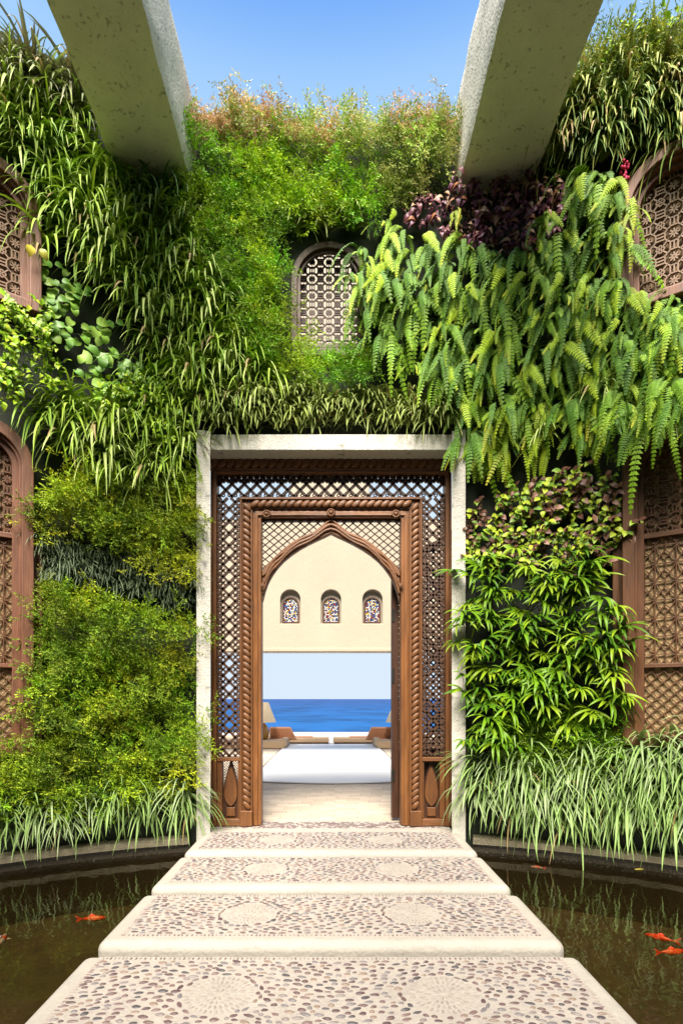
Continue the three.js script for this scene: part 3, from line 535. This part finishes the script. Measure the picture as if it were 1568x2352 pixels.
function stemGeo(a, b, sag, r = .0025) { const mid = a.clone().lerp(b, .5).add(V3(0, sag, .02)); return new THREE.TubeGeometry(new THREE.QuadraticBezierCurve3(a, mid, b), 5, r, 4); }

// scatter over a polygon of the plate, spacing in metres on the wall
const inPoly = (P, x, y) => { let c = false; for (let i = 0, j = P.length - 1; i < P.length; j = i++) if ((P[i][1] > y) !== (P[j][1] > y) && x < (P[j][0] - P[i][0]) * (y - P[i][1]) / (P[j][1] - P[i][1]) + P[i][0]) c = !c; return c; };
const HOLES = [[650, 846, 528, 812], [452, 1068, 985, 1900], [-90, 84, 395, 700], [1436, 1680, 380, 690], [-90, 92, 985, 1722], [1412, 1700, 985, 1706]];
function scatter(poly, sp, seed, holes = HOLES, jit = .45) {
  R = rng(seed); const st = sp * 213, xs = poly.map(p => p[0]), ys = poly.map(p => p[1]), out = []; let row = 0;
  for (let y = Math.min(...ys); y <= Math.max(...ys); y += st * .9, row++) for (let x = Math.min(...xs); x <= Math.max(...xs); x += st) {
    const px = x + (row % 2) * st / 2 + rr(-jit, jit) * st, py = y + rr(-jit, jit) * st;
    if (!inPoly(poly, px, py) || holes.some(h => px > h[0] && px < h[1] && py > h[2] && py < h[3])) continue; out.push([px, py]);
  }
  return out;
}
// hang clones of a few prototypes on the wall
function hang(spots, protos, name, label, category, group, o = {}) {
  for (const [px, py] of spots) {
    const c = pick(protos).clone(); c.name = numbered(name); tag(c, typeof label === 'function' ? label(px, py) : label, category, typeof group === 'function' ? group(px, py) : group, null);
    const p = atWall(px, py, RW - (o.proud || .02) - R() * (o.vary || 0)); c.position.copy(p); c.rotation.set(0, -p.theta + rr(-1, 1) * (o.turn || .15), rr(-1, 1) * (o.roll || .16)); const s = rr(o.s0 || .75, o.s1 || 1.25); c.scale.set(s * (R() < .5 ? 1 : 1), s, s);
    scene.add(c);
  }
}
function wrap(geo, mat, part, kind) { const g = new THREE.Group(), m = new THREE.Mesh(geo, mat); m.name = part; m.castShadow = m.receiveShadow = true; if (kind) m.userData.kind = kind; g.add(m); return g; }
const vc = (o = {}) => leafMat([1, 1, 1], { vertexColors: true, roughness: .42, transmission: .28, ...o });
const STRAP = vc({ transmission: .42, roughness: .5 });

// ---- strap leaved clumps (left field, above the doorway, upper right, shaded band)
{
  R = rng(21);
  const mkA = (n, k) => Array.from({ length: n }, () => wrap(strapClump(20, .24, .60, .0155, 3.2, 7.2, k[0], k[1], 1.25, -.3, 1.2), STRAP, 'leaves', 'stuff'));
  const A = [...mkA(4, [[.24, .38, .02], [.31, .44, .04]]), ...mkA(3, [[.33, .44, .08], [.46, .53, .19]]), ...mkA(2, [[.16, .31, .016], [.22, .36, .025]])];
  const poly = [[-30, 200], [120, 190], [200, 330], [270, 440], [300, 480], [430, 490], [440, 560], [490, 640], [545, 740], [570, 800], [640, 890], [640, 950], [440, 960], [430, 1110], [330, 1110], [240, 1060], [80, 1000], [60, 930], [330, 930], [330, 800], [290, 720], [200, 640], [90, 560], [90, 400], [-30, 380]];
  hang(scatter(poly, .17, 31, HOLES, .7), A, 'strap_leaf_plant', (x, y) => 'green arching strap plant ' + (y < 400 ? 'on the upper left wall outside the beam' : y < 560 ? (x < 220 ? 'beside the upper left window arch' : 'a little below the left beam') : y < 760 ? 'halfway between upper left and small window' : y < 900 ? 'in the drift below left of the small window' : x < 300 ? 'above the arch of the tall left panel' : 'just up and left of the doorway corner'), 'plant', (x, y) => 'arching strap leaved plants, left wall, ' + (y < 400 ? 'top' : y < 560 ? (x < 220 ? 'by the window arch' : 'below the beam') : y < 760 ? 'middle' : y < 900 ? 'lower drift' : x < 300 ? 'over the tall panel' : 'by the doorway corner'), { vary: .1 });
  const D = [...mkA(3, [[.13, .18, .05], [.19, .22, .08]]), ...mkA(2, [[.10, .13, .05], [.25, .21, .10]])];
  hang(scatter([[-30, 130], [80, 140], [150, 175], [215, 300], [120, 215], [-30, 225]], .15, 32), D, 'grass_plant', 'dull olive strap leaved plant on the wall top at upper left', 'plant', 'olive plants on the wall top at upper left', { vary: .12 });
  const B = Array.from({ length: 5 }, (_, i) => wrap(strapClump(22, .24, .46, .013, 4, 7, i % 2 ? [.25, .32, .045] : [.19, .27, .05], [.31, .35, .10], 1.2, -.1, .95), STRAP, 'leaves', 'stuff'));
  hang(scatter([[560, 905], [700, 900], [850, 910], [1045, 930], [1045, 985], [450, 985], [440, 930]], .115, 33, HOLES.slice(0, 1)), B, 'lily_turf', (x, y) => 'yellow green strap leaved plant hanging over the ' + (x < 640 ? 'left third' : x < 860 ? 'middle' : 'right third') + ' of the doorway lintel', 'plant', (x, y) => 'strap leaved plants over the lintel, ' + (x < 640 ? 'left' : x < 860 ? 'middle' : 'right'), { vary: .1 });
  hang([[700, 500], [735, 515], [790, 505], [815, 520], [680, 520]], B, 'lily_turf', 'yellow green strap leaved plant drooping over the top of the small window', 'plant', 'strap leaved plants over the small window', { vary: .05 });
  // darker clumps tucked under the left beam
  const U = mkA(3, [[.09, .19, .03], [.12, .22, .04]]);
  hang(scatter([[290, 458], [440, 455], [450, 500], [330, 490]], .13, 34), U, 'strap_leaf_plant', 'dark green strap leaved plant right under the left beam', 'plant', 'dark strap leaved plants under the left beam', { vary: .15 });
  // silvery band on the lower left
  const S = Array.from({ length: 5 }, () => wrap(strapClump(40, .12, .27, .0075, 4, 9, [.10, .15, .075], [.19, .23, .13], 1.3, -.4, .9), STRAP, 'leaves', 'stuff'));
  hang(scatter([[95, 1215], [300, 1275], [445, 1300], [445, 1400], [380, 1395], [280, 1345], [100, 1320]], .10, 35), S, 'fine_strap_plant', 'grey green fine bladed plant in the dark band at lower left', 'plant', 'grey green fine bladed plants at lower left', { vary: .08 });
  // upper right
  const E = [...mkA(3, [[.14, .24, .04], [.17, .27, .06]]), ...mkA(3, [[.28, .33, .04], [.32, .36, .10]])];
  hang(scatter([[1320, 200], [1400, 170], [1600, 150], [1600, 345], [1440, 340], [1400, 380], [1270, 380], [1240, 330]], .135, 36), E, 'grass_plant', (x, y) => 'strap leaved plant in the upper right corner ' + (x < 1420 ? 'close to the beam' : 'above the arched window'), 'plant', (x, y) => 'strap leaved plants in the upper right corner, ' + (x < 1420 ? 'by the beam' : 'above the window'), { vary: .12 });
  hang([[1370, 905], [1385, 890], [1250, 1000], [1460, 945], [1500, 955], [1540, 950]], A.slice(4, 7), 'strap_leaf_plant', 'pale strap leaved plant growing among the hanging ferns', 'plant', 'pale strap leaved plants among the ferns', { proud: .2, s0: .7, s1: .9 });
  // variegated spider plants along the kerb
  const K = Array.from({ length: 6 }, (_, i) => wrap(strapClump(30, .36, .66, .0145, 3.0, 5.6, i % 3 ? [.16, .28, .06] : [.22, .31, .13], i % 3 ? [.29, .40, .13] : [.36, .44, .22], 1.3, .0, 1.25), STRAP, 'leaves', 'stuff'));
  hang(scatter([[1075, 1760], [1190, 1745], [1420, 1720], [1640, 1715], [1640, 1890], [1380, 1880], [1090, 1850]], .21, 37, []), K, 'spider_plant', (x, y) => 'variegated spider plant along the right kerb ' + (x < 1250 ? 'close to the doorway' : x < 1410 ? 'below the palms' : 'below the tall lattice panel'), 'plant', (x, y) => 'spider plants along the right kerb, ' + (x < 1250 ? 'by the doorway' : x < 1410 ? 'below the palms' : 'below the panel'), { vary: .12, s0: .9, s1: 1.2 });
  hang(scatter([[-40, 1835], [440, 1815], [452, 1850], [440, 1875], [-40, 1900]], .2, 38, []), K, 'spider_plant', 'variegated spider plant at the foot of the wall left of the path', 'plant', 'spider plants along the left kerb', { vary: .1, s0: .75, s1: 1 });
}
// ---- feathery asparagus fern: clouds of fine plumes
{
  R = rng(41);
  const plume = (nb, nn, L, up) => { const S = new Surf(); let p = V3(0, 0, 0), d = V3(0, .35, 1).normalize();
    const needle = (q, dir, l) => { const s = V3(rr(-1, 1), rr(-1, 1), rr(-1, 1)).cross(dir).normalize().multiplyScalar(l * .2), m = q.clone().addScaledVector(dir, l * .5), k = rr(.75, 1.25), c = [k * rr(.9, 1.15), k, k * .9]; const a = S.v(q, c), b = S.v(m.clone().add(s), c), e = S.v(q.clone().addScaledVector(dir, l), c), f = S.v(m.clone().sub(s), c); S.t(a, b, e); S.t(a, e, f); };
    for (let i = 0; i < nb; i++) { const t = i / nb; p = p.clone().addScaledVector(d, L / nb); d = d.clone().add(V3(rr(-.15, .15), -.09 * up, rr(-.1, .1))).normalize();
      const bd = V3(rr(-1, 1), rr(-.6, .8), rr(-.4, .7)).normalize().add(d.clone().multiplyScalar(.5)).normalize(), bl = (.10 - .055 * t) * rr(.8, 1.2);
      for (let j = 1; j <= nn; j++) { const q = p.clone().addScaledVector(bd, bl * j / nn); needle(q, V3(rr(-1, 1), rr(-1, 1), rr(-1, 1)).normalize().multiplyScalar(.8).add(bd).normalize(), rr(.016, .031)); } }
    return S.geo(); };
  const G = [plume(14, 5, .24, 1), plume(14, 5, .20, 1.6), plume(15, 5, .27, .7)];
  const mat = leafMat([1, 1, 1], { vertexColors: true, roughness: .7, transmission: .42 });
  const mass = (poly, sp, seed, cols, label, o = {}) => {
    const spots = scatter(poly, sp * 2.6, seed, o.holes || HOLES), q = new THREE.Quaternion(), q2 = new THREE.Quaternion(), buf = [[], [], []], Z = V3(0, 0, 1);
    for (const [px, py] of spots) { const c0 = cols[Math.floor(R() * cols.length)], tone = rr(.65, 1.4), rad = rr(.75, 1.35) * (o.s || 1), C = atWall(px, py, RW - .02 - R() * (o.deep || .2) * .95), nrm = V3(-Math.sin(C.theta), 0, Math.cos(C.theta)), tan = V3(Math.cos(C.theta), 0, Math.sin(C.theta)), n = o.n || 15;
      for (let k = 0; k < n; k++) { const d = nrm.clone().multiplyScalar(rr(.15, 1)).addScaledVector(tan, rr(-1, 1)).add(V3(0, rr(-.75, 1), 0)).normalize(); q.setFromUnitVectors(Z, d); q2.setFromAxisAngle(Z, rr(-.6, .6)); q.multiply(q2); const s = rad * rr(.7, 1.15);
        const c = mixc(c0, cols[Math.floor(R() * cols.length)], .35), kk = tone * rr(.85, 1.15);
        buf[Math.floor(R() * 3)].push([new THREE.Matrix4().compose(C.clone().addScaledVector(d, .02), q, V3(s, s, s)), new THREE.Color().setRGB(c[0] * kk, c[1] * kk, c[2] * kk)]); } }
    const T = thing(o.name || 'feathery_foliage', label, 'foliage'); T.userData.kind = 'stuff';
    buf.forEach((b, i) => { if (!b.length) return; const m = new THREE.InstancedMesh(G[i], mat, b.length); b.forEach(([M4, c], j) => { m.setMatrixAt(j, M4); m.setColorAt(j, c); }); m.name = 'sprigs'; m.userData.kind = 'stuff'; m.castShadow = m.receiveShadow = true; T.add(m); });
  };
  const lime = [[.17, .36, .006], [.25, .41, .008], [.33, .45, .010], [.12, .33, .008]], olive = [[.18, .31, .008], [.24, .37, .010], [.31, .41, .012], [.39, .42, .014], [.14, .22, .02]], dry = [[.50, .26, .15], [.58, .42, .20], [.30, .40, .10], [.48, .50, .14], [.22, .40, .06], [.52, .31, .21], [.26, .42, .05]];
  mass([[440, 345], [700, 335], [840, 375], [850, 450], [880, 520], [800, 545], [660, 550], [670, 800], [840, 830], [840, 905], [700, 905], [620, 890], [560, 780], [500, 650], [440, 540], [430, 470]], .072, 42, lime, 'bright green feathery foliage spreading round the small window', { deep: .24 });
  mass([[850, 330], [1045, 330], [1045, 400], [940, 450], [870, 500], [850, 450]], .07, 43, [[.14, .28, .015], [.36, .38, .12], [.22, .32, .02], [.42, .36, .10]], 'sparse pale feathery sprigs right of the bright foliage below the wall top', { n: 14 });
  mass([[446, 282], [600, 290], [760, 300], [900, 298], [1048, 286], [1048, 350], [440, 350]], .046, 44, dry, 'dry pink and straw coloured feathery growth along the middle wall top', { deep: .3, holes: [] });
  mass([[70, 1100], [430, 1110], [448, 1200], [445, 1320], [320, 1300], [290, 1240], [90, 1225]], .072, 45, olive, 'yellow green feathery foliage in the middle of the left wall', { deep: .22 });
  mass([[100, 1360], [260, 1370], [300, 1400], [445, 1440], [446, 1835], [-40, 1850], [-40, 1735], [60, 1725], [68, 1600], [98, 1500]], .074, 46, [...olive, lime[0]], 'large mound of feathery foliage low on the left wall', { deep: .26, holes: HOLES.slice(1, 2) });
  mass([[1150, 1720], [1190, 1660], [1300, 1640], [1400, 1660], [1420, 1760], [1300, 1790], [1160, 1780]], .075, 47, [lime[0], olive[0], olive[1]], 'small feathery mound between the palm leaves and the spider plants', { deep: .2 });
  mass([[1330, 165], [1400, 120], [1480, 85], [1600, 60], [1600, 150], [1480, 190], [1340, 215]], .07, 48, [[.30, .32, .03], [.22, .28, .03], [.12, .18, .03]], 'yellow green feathery growth on the wall top at upper right', { deep: .3 });
}
// ---- sword ferns: hanging toothed fronds
{
  R = rng(51);
  const frond = (L, w, out, hang) => { const S = new Surf(), n = 20; let p = V3(0, 0, 0), d = V3(rr(-.3, .3), rr(.0, .5), 1).normalize(); const old = R() < .22, bx = rr(-.9, .9), tw = rr(-.35, .35);
    let pp = null, pq = null;
    for (let i = 0; i < n; i++) { const t = i / n; p = p.clone().addScaledVector(d, L / n); d = d.clone().add(V3(bx * .012, -hang * (t < .35 ? .22 : .08), t > .3 ? -.03 * out : 0)).normalize();
      const x = V3(1, 0, 0).applyAxisAngle(d, tw).addScaledVector(d, -V3(1, 0, 0).dot(d)).normalize(), nrm = V3(0, 0, 0).crossVectors(x, d).normalize(); if (nrm.z < 0) nrm.negate();
      const l = w * rr(.9, 1.08) * Math.pow(Math.sin(Math.PI * Math.min(1, .12 + t * .87)), .7), h = L / n * .40, k = rr(.85, 1.15) * (1 - .25 * (1 - t)), br = old ? Math.max(0, t - .6) * 1.1 : 0, c = [k * (1 + .6 * br), k * (1 - .35 * br), k];
      for (const s of [-1, 1]) { const tip = p.clone().addScaledVector(x, s * l).addScaledVector(d, l * .32).addScaledVector(nrm, -l * rr(.05, .35)), mid = p.clone().addScaledVector(x, s * l * .45).addScaledVector(nrm, l * .05); const a = S.v(p.clone().addScaledVector(d, -h * .7), c), b = S.v(mid.clone().addScaledVector(d, -h), c), e = S.v(tip, c), f = S.v(mid.clone().addScaledVector(d, h * .9), c), g = S.v(p.clone().addScaledVector(d, h * .5), c); S.t(a, b, f); S.t(b, e, f); S.t(a, f, g); }
      const q1 = S.v(p.clone().addScaledVector(x, .0022).addScaledVector(nrm, .002), mul(c, .8)), q2 = S.v(p.clone().addScaledVector(x, -.0022).addScaledVector(nrm, .002), mul(c, .8)); if (pp !== null) { S.t(pp, pq, q1); S.t(pq, q2, q1); } pp = q1; pq = q2; }
    return S.geo(); };
  const FG = Array.from({ length: 14 }, (_, i) => frond(rr(.46, .74), rr(.036, .05), rr(.5, 1.2), rr(.55, 1.35)));
  const SF = Array.from({ length: 4 }, () => frond(rr(.28, .4), .045, .4, .55));
  const fm = [[.20, .37, .007], [.25, .42, .008], [.32, .46, .010], [.11, .25, .008], [.16, .32, .012], [.08, .20, .01]].map(c => leafMat(c, { vertexColors: true, roughness: .65, specularIntensity: .45, transmission: .3 }));
  const young = [[.33, .43, .010], [.40, .44, .012]].map(c => leafMat(c, { vertexColors: true, roughness: .6, specularIntensity: .45, transmission: .35 }));
  const proto = (n, ms) => { const g = new THREE.Group(); for (let i = 0; i < n; i++) { const m = new THREE.Mesh(R() < .8 ? pick(FG) : pick(SF), pick(ms)); m.name = 'frond'; m.castShadow = m.receiveShadow = true; m.position.set(rr(-.05, .05), rr(-.06, .06), rr(-.02, .03)); m.rotation.set(rr(-.2, .25), rr(-.8, .8), rr(-.35, .35)); m.scale.setScalar(rr(.55, 1.12)); g.add(m); } return g; };
  const P = [...Array.from({ length: 5 }, () => proto(11, fm)), ...Array.from({ length: 2 }, () => proto(10, [fm[0], fm[3], fm[4]]))], Y = Array.from({ length: 3 }, () => proto(7, [...young, fm[2]]));
  const ferns = [[815, 560], [870, 515], [950, 545], [1040, 575], [1200, 580], [1280, 470], [1330, 425], [1420, 420], [1430, 640], [1600, 665], [1600, 905], [1440, 880], [1400, 930], [1180, 960], [1060, 1000], [1040, 900], [960, 860], [860, 800], [830, 720], [800, 640]];
  hang(scatter(ferns, .20, 52, HOLES.filter((_, i) => i !== 0)), P, 'sword_fern', (x, y) => 'bright green sword fern ' + (x > 1430 ? 'below the upper right window at the right edge' : x < 950 ? 'right beside the small lattice window' : y < 640 ? 'in the top row just below the purple leaves' : y < 800 ? 'in the middle of the large fern field' : 'in the lower part of the large fern field'), 'fern', (x, y) => 'hanging sword ferns, ' + (x > 1430 ? 'right edge' : x < 950 ? 'by the small window' : y < 640 ? 'top row' : y < 800 ? 'middle' : 'lower part'), { vary: .14, turn: .3 });
  hang(scatter([[1045, 1000], [1180, 950], [1400, 930], [1410, 985], [1330, 1010], [1180, 1030], [1060, 1050]], .19, 53, []), Y.concat(P.slice(0, 2)), 'sword_fern', 'yellow green sword fern on the lower fringe beside the doorway lintel', 'fern', 'fern fringe right of the lintel', { vary: .12 });
  hang([[1412, 430], [1425, 480], [1432, 540], [1420, 590], [1438, 500]], Y, 'sword_fern', 'lime sword fern hanging beside the upper right lattice window', 'fern', 'lime ferns beside the upper right window', { proud: .12, s0: .7, s1: .95 });
  hang(scatter([[1400, 930], [1440, 900], [1620, 890], [1620, 975], [1400, 985]], .2, 54, []), P, 'sword_fern', 'sword fern drooping over the arch of the tall lattice panel on the right', 'fern', 'ferns over the tall right lattice panel', { proud: .26, vary: .1 });
  hang([[1055, 505], [1052, 490]], [proto(4, young)], 'sword_fern', 'small lime sword fern standing out against the purple leaves', 'fern', 'small lime ferns in the purple leaves', { proud: .16, s0: .5, s1: .6 });
}
// ---- leafy plants built leaf by leaf
{
  R = rng(61);
  const ov = [leafGeo(.075, .021, .25, .25), leafGeo(.085, .022, .45, .2), leafGeo(.065, .02, -.1, .35)], broad = [leafGeo(.075, .023, .12, .2), leafGeo(.064, .021, .2, .3)], small = [leafGeo(.052, .015, .3, .25), leafGeo(.06, .016, .1, .3)], heart = [leafGeo(.11, .054, .15, .1, true), leafGeo(.10, .05, .25, .15, true)];
  const leafy = (n, geos, mats, sx, sy, sz, droop, stemMat) => { const g = new THREE.Group(), st = [], ends = []; const ns = Math.max(2, Math.round(n / 4)); for (let i = 0; i < ns; i++) { const b = V3(rr(-sx, sx), rr(-sy, sy), rr(.4, 1) * sz); ends.push(b); st.push(prep(stemGeo(V3(b.x * .3, b.y * .3 - .02, 0), b, .015))); }
    obj('stem', st, stemMat, g);
    for (let i = 0; i < n; i++) { const e = ends[i % ns], t = rr(.45, 1), p = V3(e.x * (.3 + .7 * t) + rr(-.02, .02), e.y * t + rr(-.02, .02) + .01, e.z * t); leafOn(g, 'leaf', pick(geos), pick(mats), p, V3(rr(-1, 1), rr(-1, .5) - droop, rr(.1, .8)), V3(rr(-.4, .4), .5, 1), rr(.75, 1.2)); } return g; };
  const stem = std([.10, .12, .04], .8), pst = std([.08, .03, .03], .8);
  const ms = (a, o) => a.map(c => leafMat(c, { roughness: .4, transmission: .2, ...o }));
  const purple = ms([[.12, .035, .055], [.16, .055, .065], [.25, .10, .045], [.09, .026, .05], [.34, .20, .12], [.14, .045, .07]]);
  const PP = Array.from({ length: 5 }, () => leafy(15, ov, purple, .1, .09, .16, .5, pst));
  hang(scatter([[920, 490], [985, 455], [1060, 435], [1170, 432], [1290, 425], [1300, 500], [1285, 560], [1230, 590], [1050, 570], [960, 540]], .135, 62), PP, 'purple_leaf_plant', 'dark purple and bronze leaved plant under the right beam', 'plant', 'purple leaved plants under the right beam', { vary: .16, turn: .5, roll: .5 });
  const hm = ms([[.20, .37, .035], [.27, .43, .06], [.14, .29, .025], [.09, .21, .02]], { roughness: .5, specularIntensity: .6 });
  const pothos = n => { const g = new THREE.Group(), st = []; for (let i = 0; i < n; i++) { const p = V3(rr(-.12, .12), rr(-.13, .1), rr(.05, .16)); st.push(prep(stemGeo(V3(0, -.03, 0), p, .03))); leafOn(g, 'leaf', pick(heart), pick(hm), p, V3(rr(-.8, .8), -rr(.2, 1), rr(.0, .4)), V3(rr(-.35, .35), .12, 1), rr(.6, 1.1)); } obj('stem', st, stem, g); return g; };
  const PO = [pothos(5), pothos(6), pothos(4)];
  hang(scatter([[95, 640], [150, 600], [180, 690], [230, 730], [290, 790], [330, 860], [390, 900], [330, 940], [230, 900], [150, 830], [110, 760]], .2, 63), PO, 'heart_leaf_vine', 'vine with large pale heart shaped leaves beside the upper left window', 'vine', 'heart leaved vines on the left wall', { vary: .08, turn: .3 });
  const lm = ms([[.26, .42, .015], [.33, .48, .02], [.18, .33, .015], [.40, .48, .03]], { transmission: .3 });
  const SH = Array.from({ length: 4 }, () => leafy(20, small.concat(ov[0]), lm, .12, .12, .2, .1, stem));
  hang(scatter([[-30, 715], [60, 705], [110, 745], [125, 830], [110, 890], [40, 930], [-30, 935]], .135, 64, []), SH, 'leafy_shrub', 'light green small leaved shrub at the left edge below the upper window', 'shrub', 'light green shrubs at the left edge', { vary: .18, turn: .6, roll: .6, proud: .12 });
  hang(scatter([[210, 900], [300, 880], [400, 940], [440, 970], [440, 1050], [380, 1040], [300, 960]], .14, 65), SH, 'leafy_shrub', 'light green small leaved shrub among the strap leaves left of the lintel', 'shrub', 'light green shrubs left of the lintel', { vary: .14, turn: .6, roll: .6, proud: .08 });
  hang([[1395, 165], [1440, 110], [1500, 90], [1540, 80], [1350, 210], [1580, 110], [1480, 120], [1420, 145], [1560, 60]], SH, 'leafy_shrub', 'yellow green twiggy shrub on the wall top at upper right', 'shrub', 'twiggy shrubs on the upper right wall top', { vary: .3, turn: .7, roll: .8 });
  hang([[1262, 330], [1300, 360], [1290, 440], [1275, 420], [900, 420], [895, 470], [1245, 345]], SH, 'leafy_shrub', 'small light green sprig on the dark wall near the right beam', 'shrub', 'light sprigs near the right beam', { vary: .1, s0: .5, s1: .7 });
  const co = ms([[.34, .42, .03], [.26, .38, .03], [.13, .06, .04], [.18, .085, .05], [.15, .27, .03], [.28, .15, .11], [.31, .40, .03], [.12, .20, .03]]);
  const CO = Array.from({ length: 5 }, () => leafy(17, broad, co, .12, .11, .16, .2, pst));
  hang(scatter([[1060, 1190], [1180, 1130], [1300, 1090], [1415, 1100], [1430, 1230], [1400, 1300], [1200, 1310], [1060, 1310]], .14, 66, []), CO, 'coleus', (x, y) => 'lime and wine red coleus ' + (x < 1230 ? 'next to the right door jamb below the ferns' : 'next to the tall right lattice panel below the ferns'), 'plant', (x, y) => 'mixed coleus plants, ' + (x < 1230 ? 'by the jamb' : 'by the tall panel'), { vary: .14, turn: .5, roll: .5 });
  // lady palms: fans of narrow blades
  const pm = [[.09, .215, .006], [.13, .26, .008], [.22, .33, .012], [.065, .16, .006]].map(c => leafMat(c, { roughness: .4, transmission: .3 })), py = [leafMat([.32, .36, .03], { roughness: .4 })];
  const bl = Array.from({ length: 5 }, () => { const S = new Surf(); blade(S, V3(0, 0, 0), V3(0, .75, 1), rr(.2, .31), .019, rr(4.5, 8), [1, 1, 1], [.9, .9, .9], 6, 0); const g = S.geo(); g.deleteAttribute('color'); return g; });
  const palm = (n, ms2) => { const g = new THREE.Group(), st = []; for (let f = 0; f < n; f++) { const c = V3(rr(-.13, .13), rr(-.1, .14), rr(.12, .26)); obj('stem', stemGeo(V3(0, -.08, 0), c, .03, .0035), stem, g); const mt = pick(ms2), fq = new THREE.Quaternion().setFromEuler(new THREE.Euler(rr(.0, .85), rr(-.6, .6), rr(-.7, .7))); for (let i = 0; i < 7; i++) { const m = new THREE.Mesh(pick(bl), R() < .75 ? mt : pick(ms2)); m.name = 'leaf'; m.castShadow = m.receiveShadow = true; m.position.copy(c); m.rotation.set(rr(-.1, .3), (i - 3) * .38 + rr(-.1, .1), rr(-.2, .2), 'YXZ'); m.quaternion.premultiply(fq); m.scale.setScalar(rr(.75, 1.1)); g.add(m); } } return g; };
  const PA = [palm(3, pm), palm(3, pm), palm(4, pm), palm(3, [...pm, pm[2]])];
  hang(scatter([[1062, 1310], [1200, 1300], [1395, 1290], [1410, 1450], [1405, 1640], [1330, 1650], [1190, 1690], [1070, 1730], [1060, 1500]], .195, 67, [], .62), PA, 'lady_palm', (x, y) => 'narrow leaved palm ' + (y < 1420 ? 'just below the coleus' : x < 1200 ? 'beside the right door jamb, lower half' : 'in the middle of the palm bed left of the tall panel'), 'palm', (x, y) => 'palms right of the doorway, ' + (y < 1420 ? 'top' : x < 1200 ? 'by the jamb' : 'middle'), { vary: .16, turn: .4, roll: .25 });
  hang([[1405, 1405], [1410, 1495], [1400, 1560]], [palm(1, py), palm(1, [...py, pm[2]])], 'lady_palm', 'yellowish palm fan reaching over the post of the tall lattice panel', 'palm', 'yellowish palm fans by the lattice post', { proud: .2, turn: .2 });
  // small coloured details
  const bud = []; for (let i = 0; i < 26; i++) { const s = new THREE.SphereGeometry(.013, 6, 5); s.scale(1, 1.3, 1); s.translate(rr(-.035, .035), rr(-.09, .09), rr(0, .05)); bud.push(prep(s)); }
  const fb = tag(obj('red_blossom', bud, leafMat([.55, .03, .10])), 'crimson flower spike beside the arch of the upper right window', 'flower'); fb.position.copy(atWall(1432, 400, RW - .24));
  const yl = leafGeo(.11, .04, .2, .15), ym = ms([[.45, .38, .04], [.36, .34, .05]]);
  const yp = new THREE.Group(); yp.name = 'yellow_leaf_sprig'; leafOn(yp, 'leaf', yl, ym[0], V3(-.03, .06, .05), V3(-.1, -1, .1), V3(.2, .3, 1)); leafOn(yp, 'leaf', yl, ym[1], V3(.05, .06, .05), V3(.5, -1, .1), V3(-.2, .3, 1)); obj('stem', stemGeo(V3(.06, -.2, 0), V3(.01, .06, .05), .02), stem, yp);
  yp.position.copy(atWall(80, 590, RW - .25)); yp.rotation.y = .5; scene.add(tag(yp, 'sprig of two yellow leaves in front of the upper left window frame', 'leaf sprig'));
}
renderer.render(scene, camera);
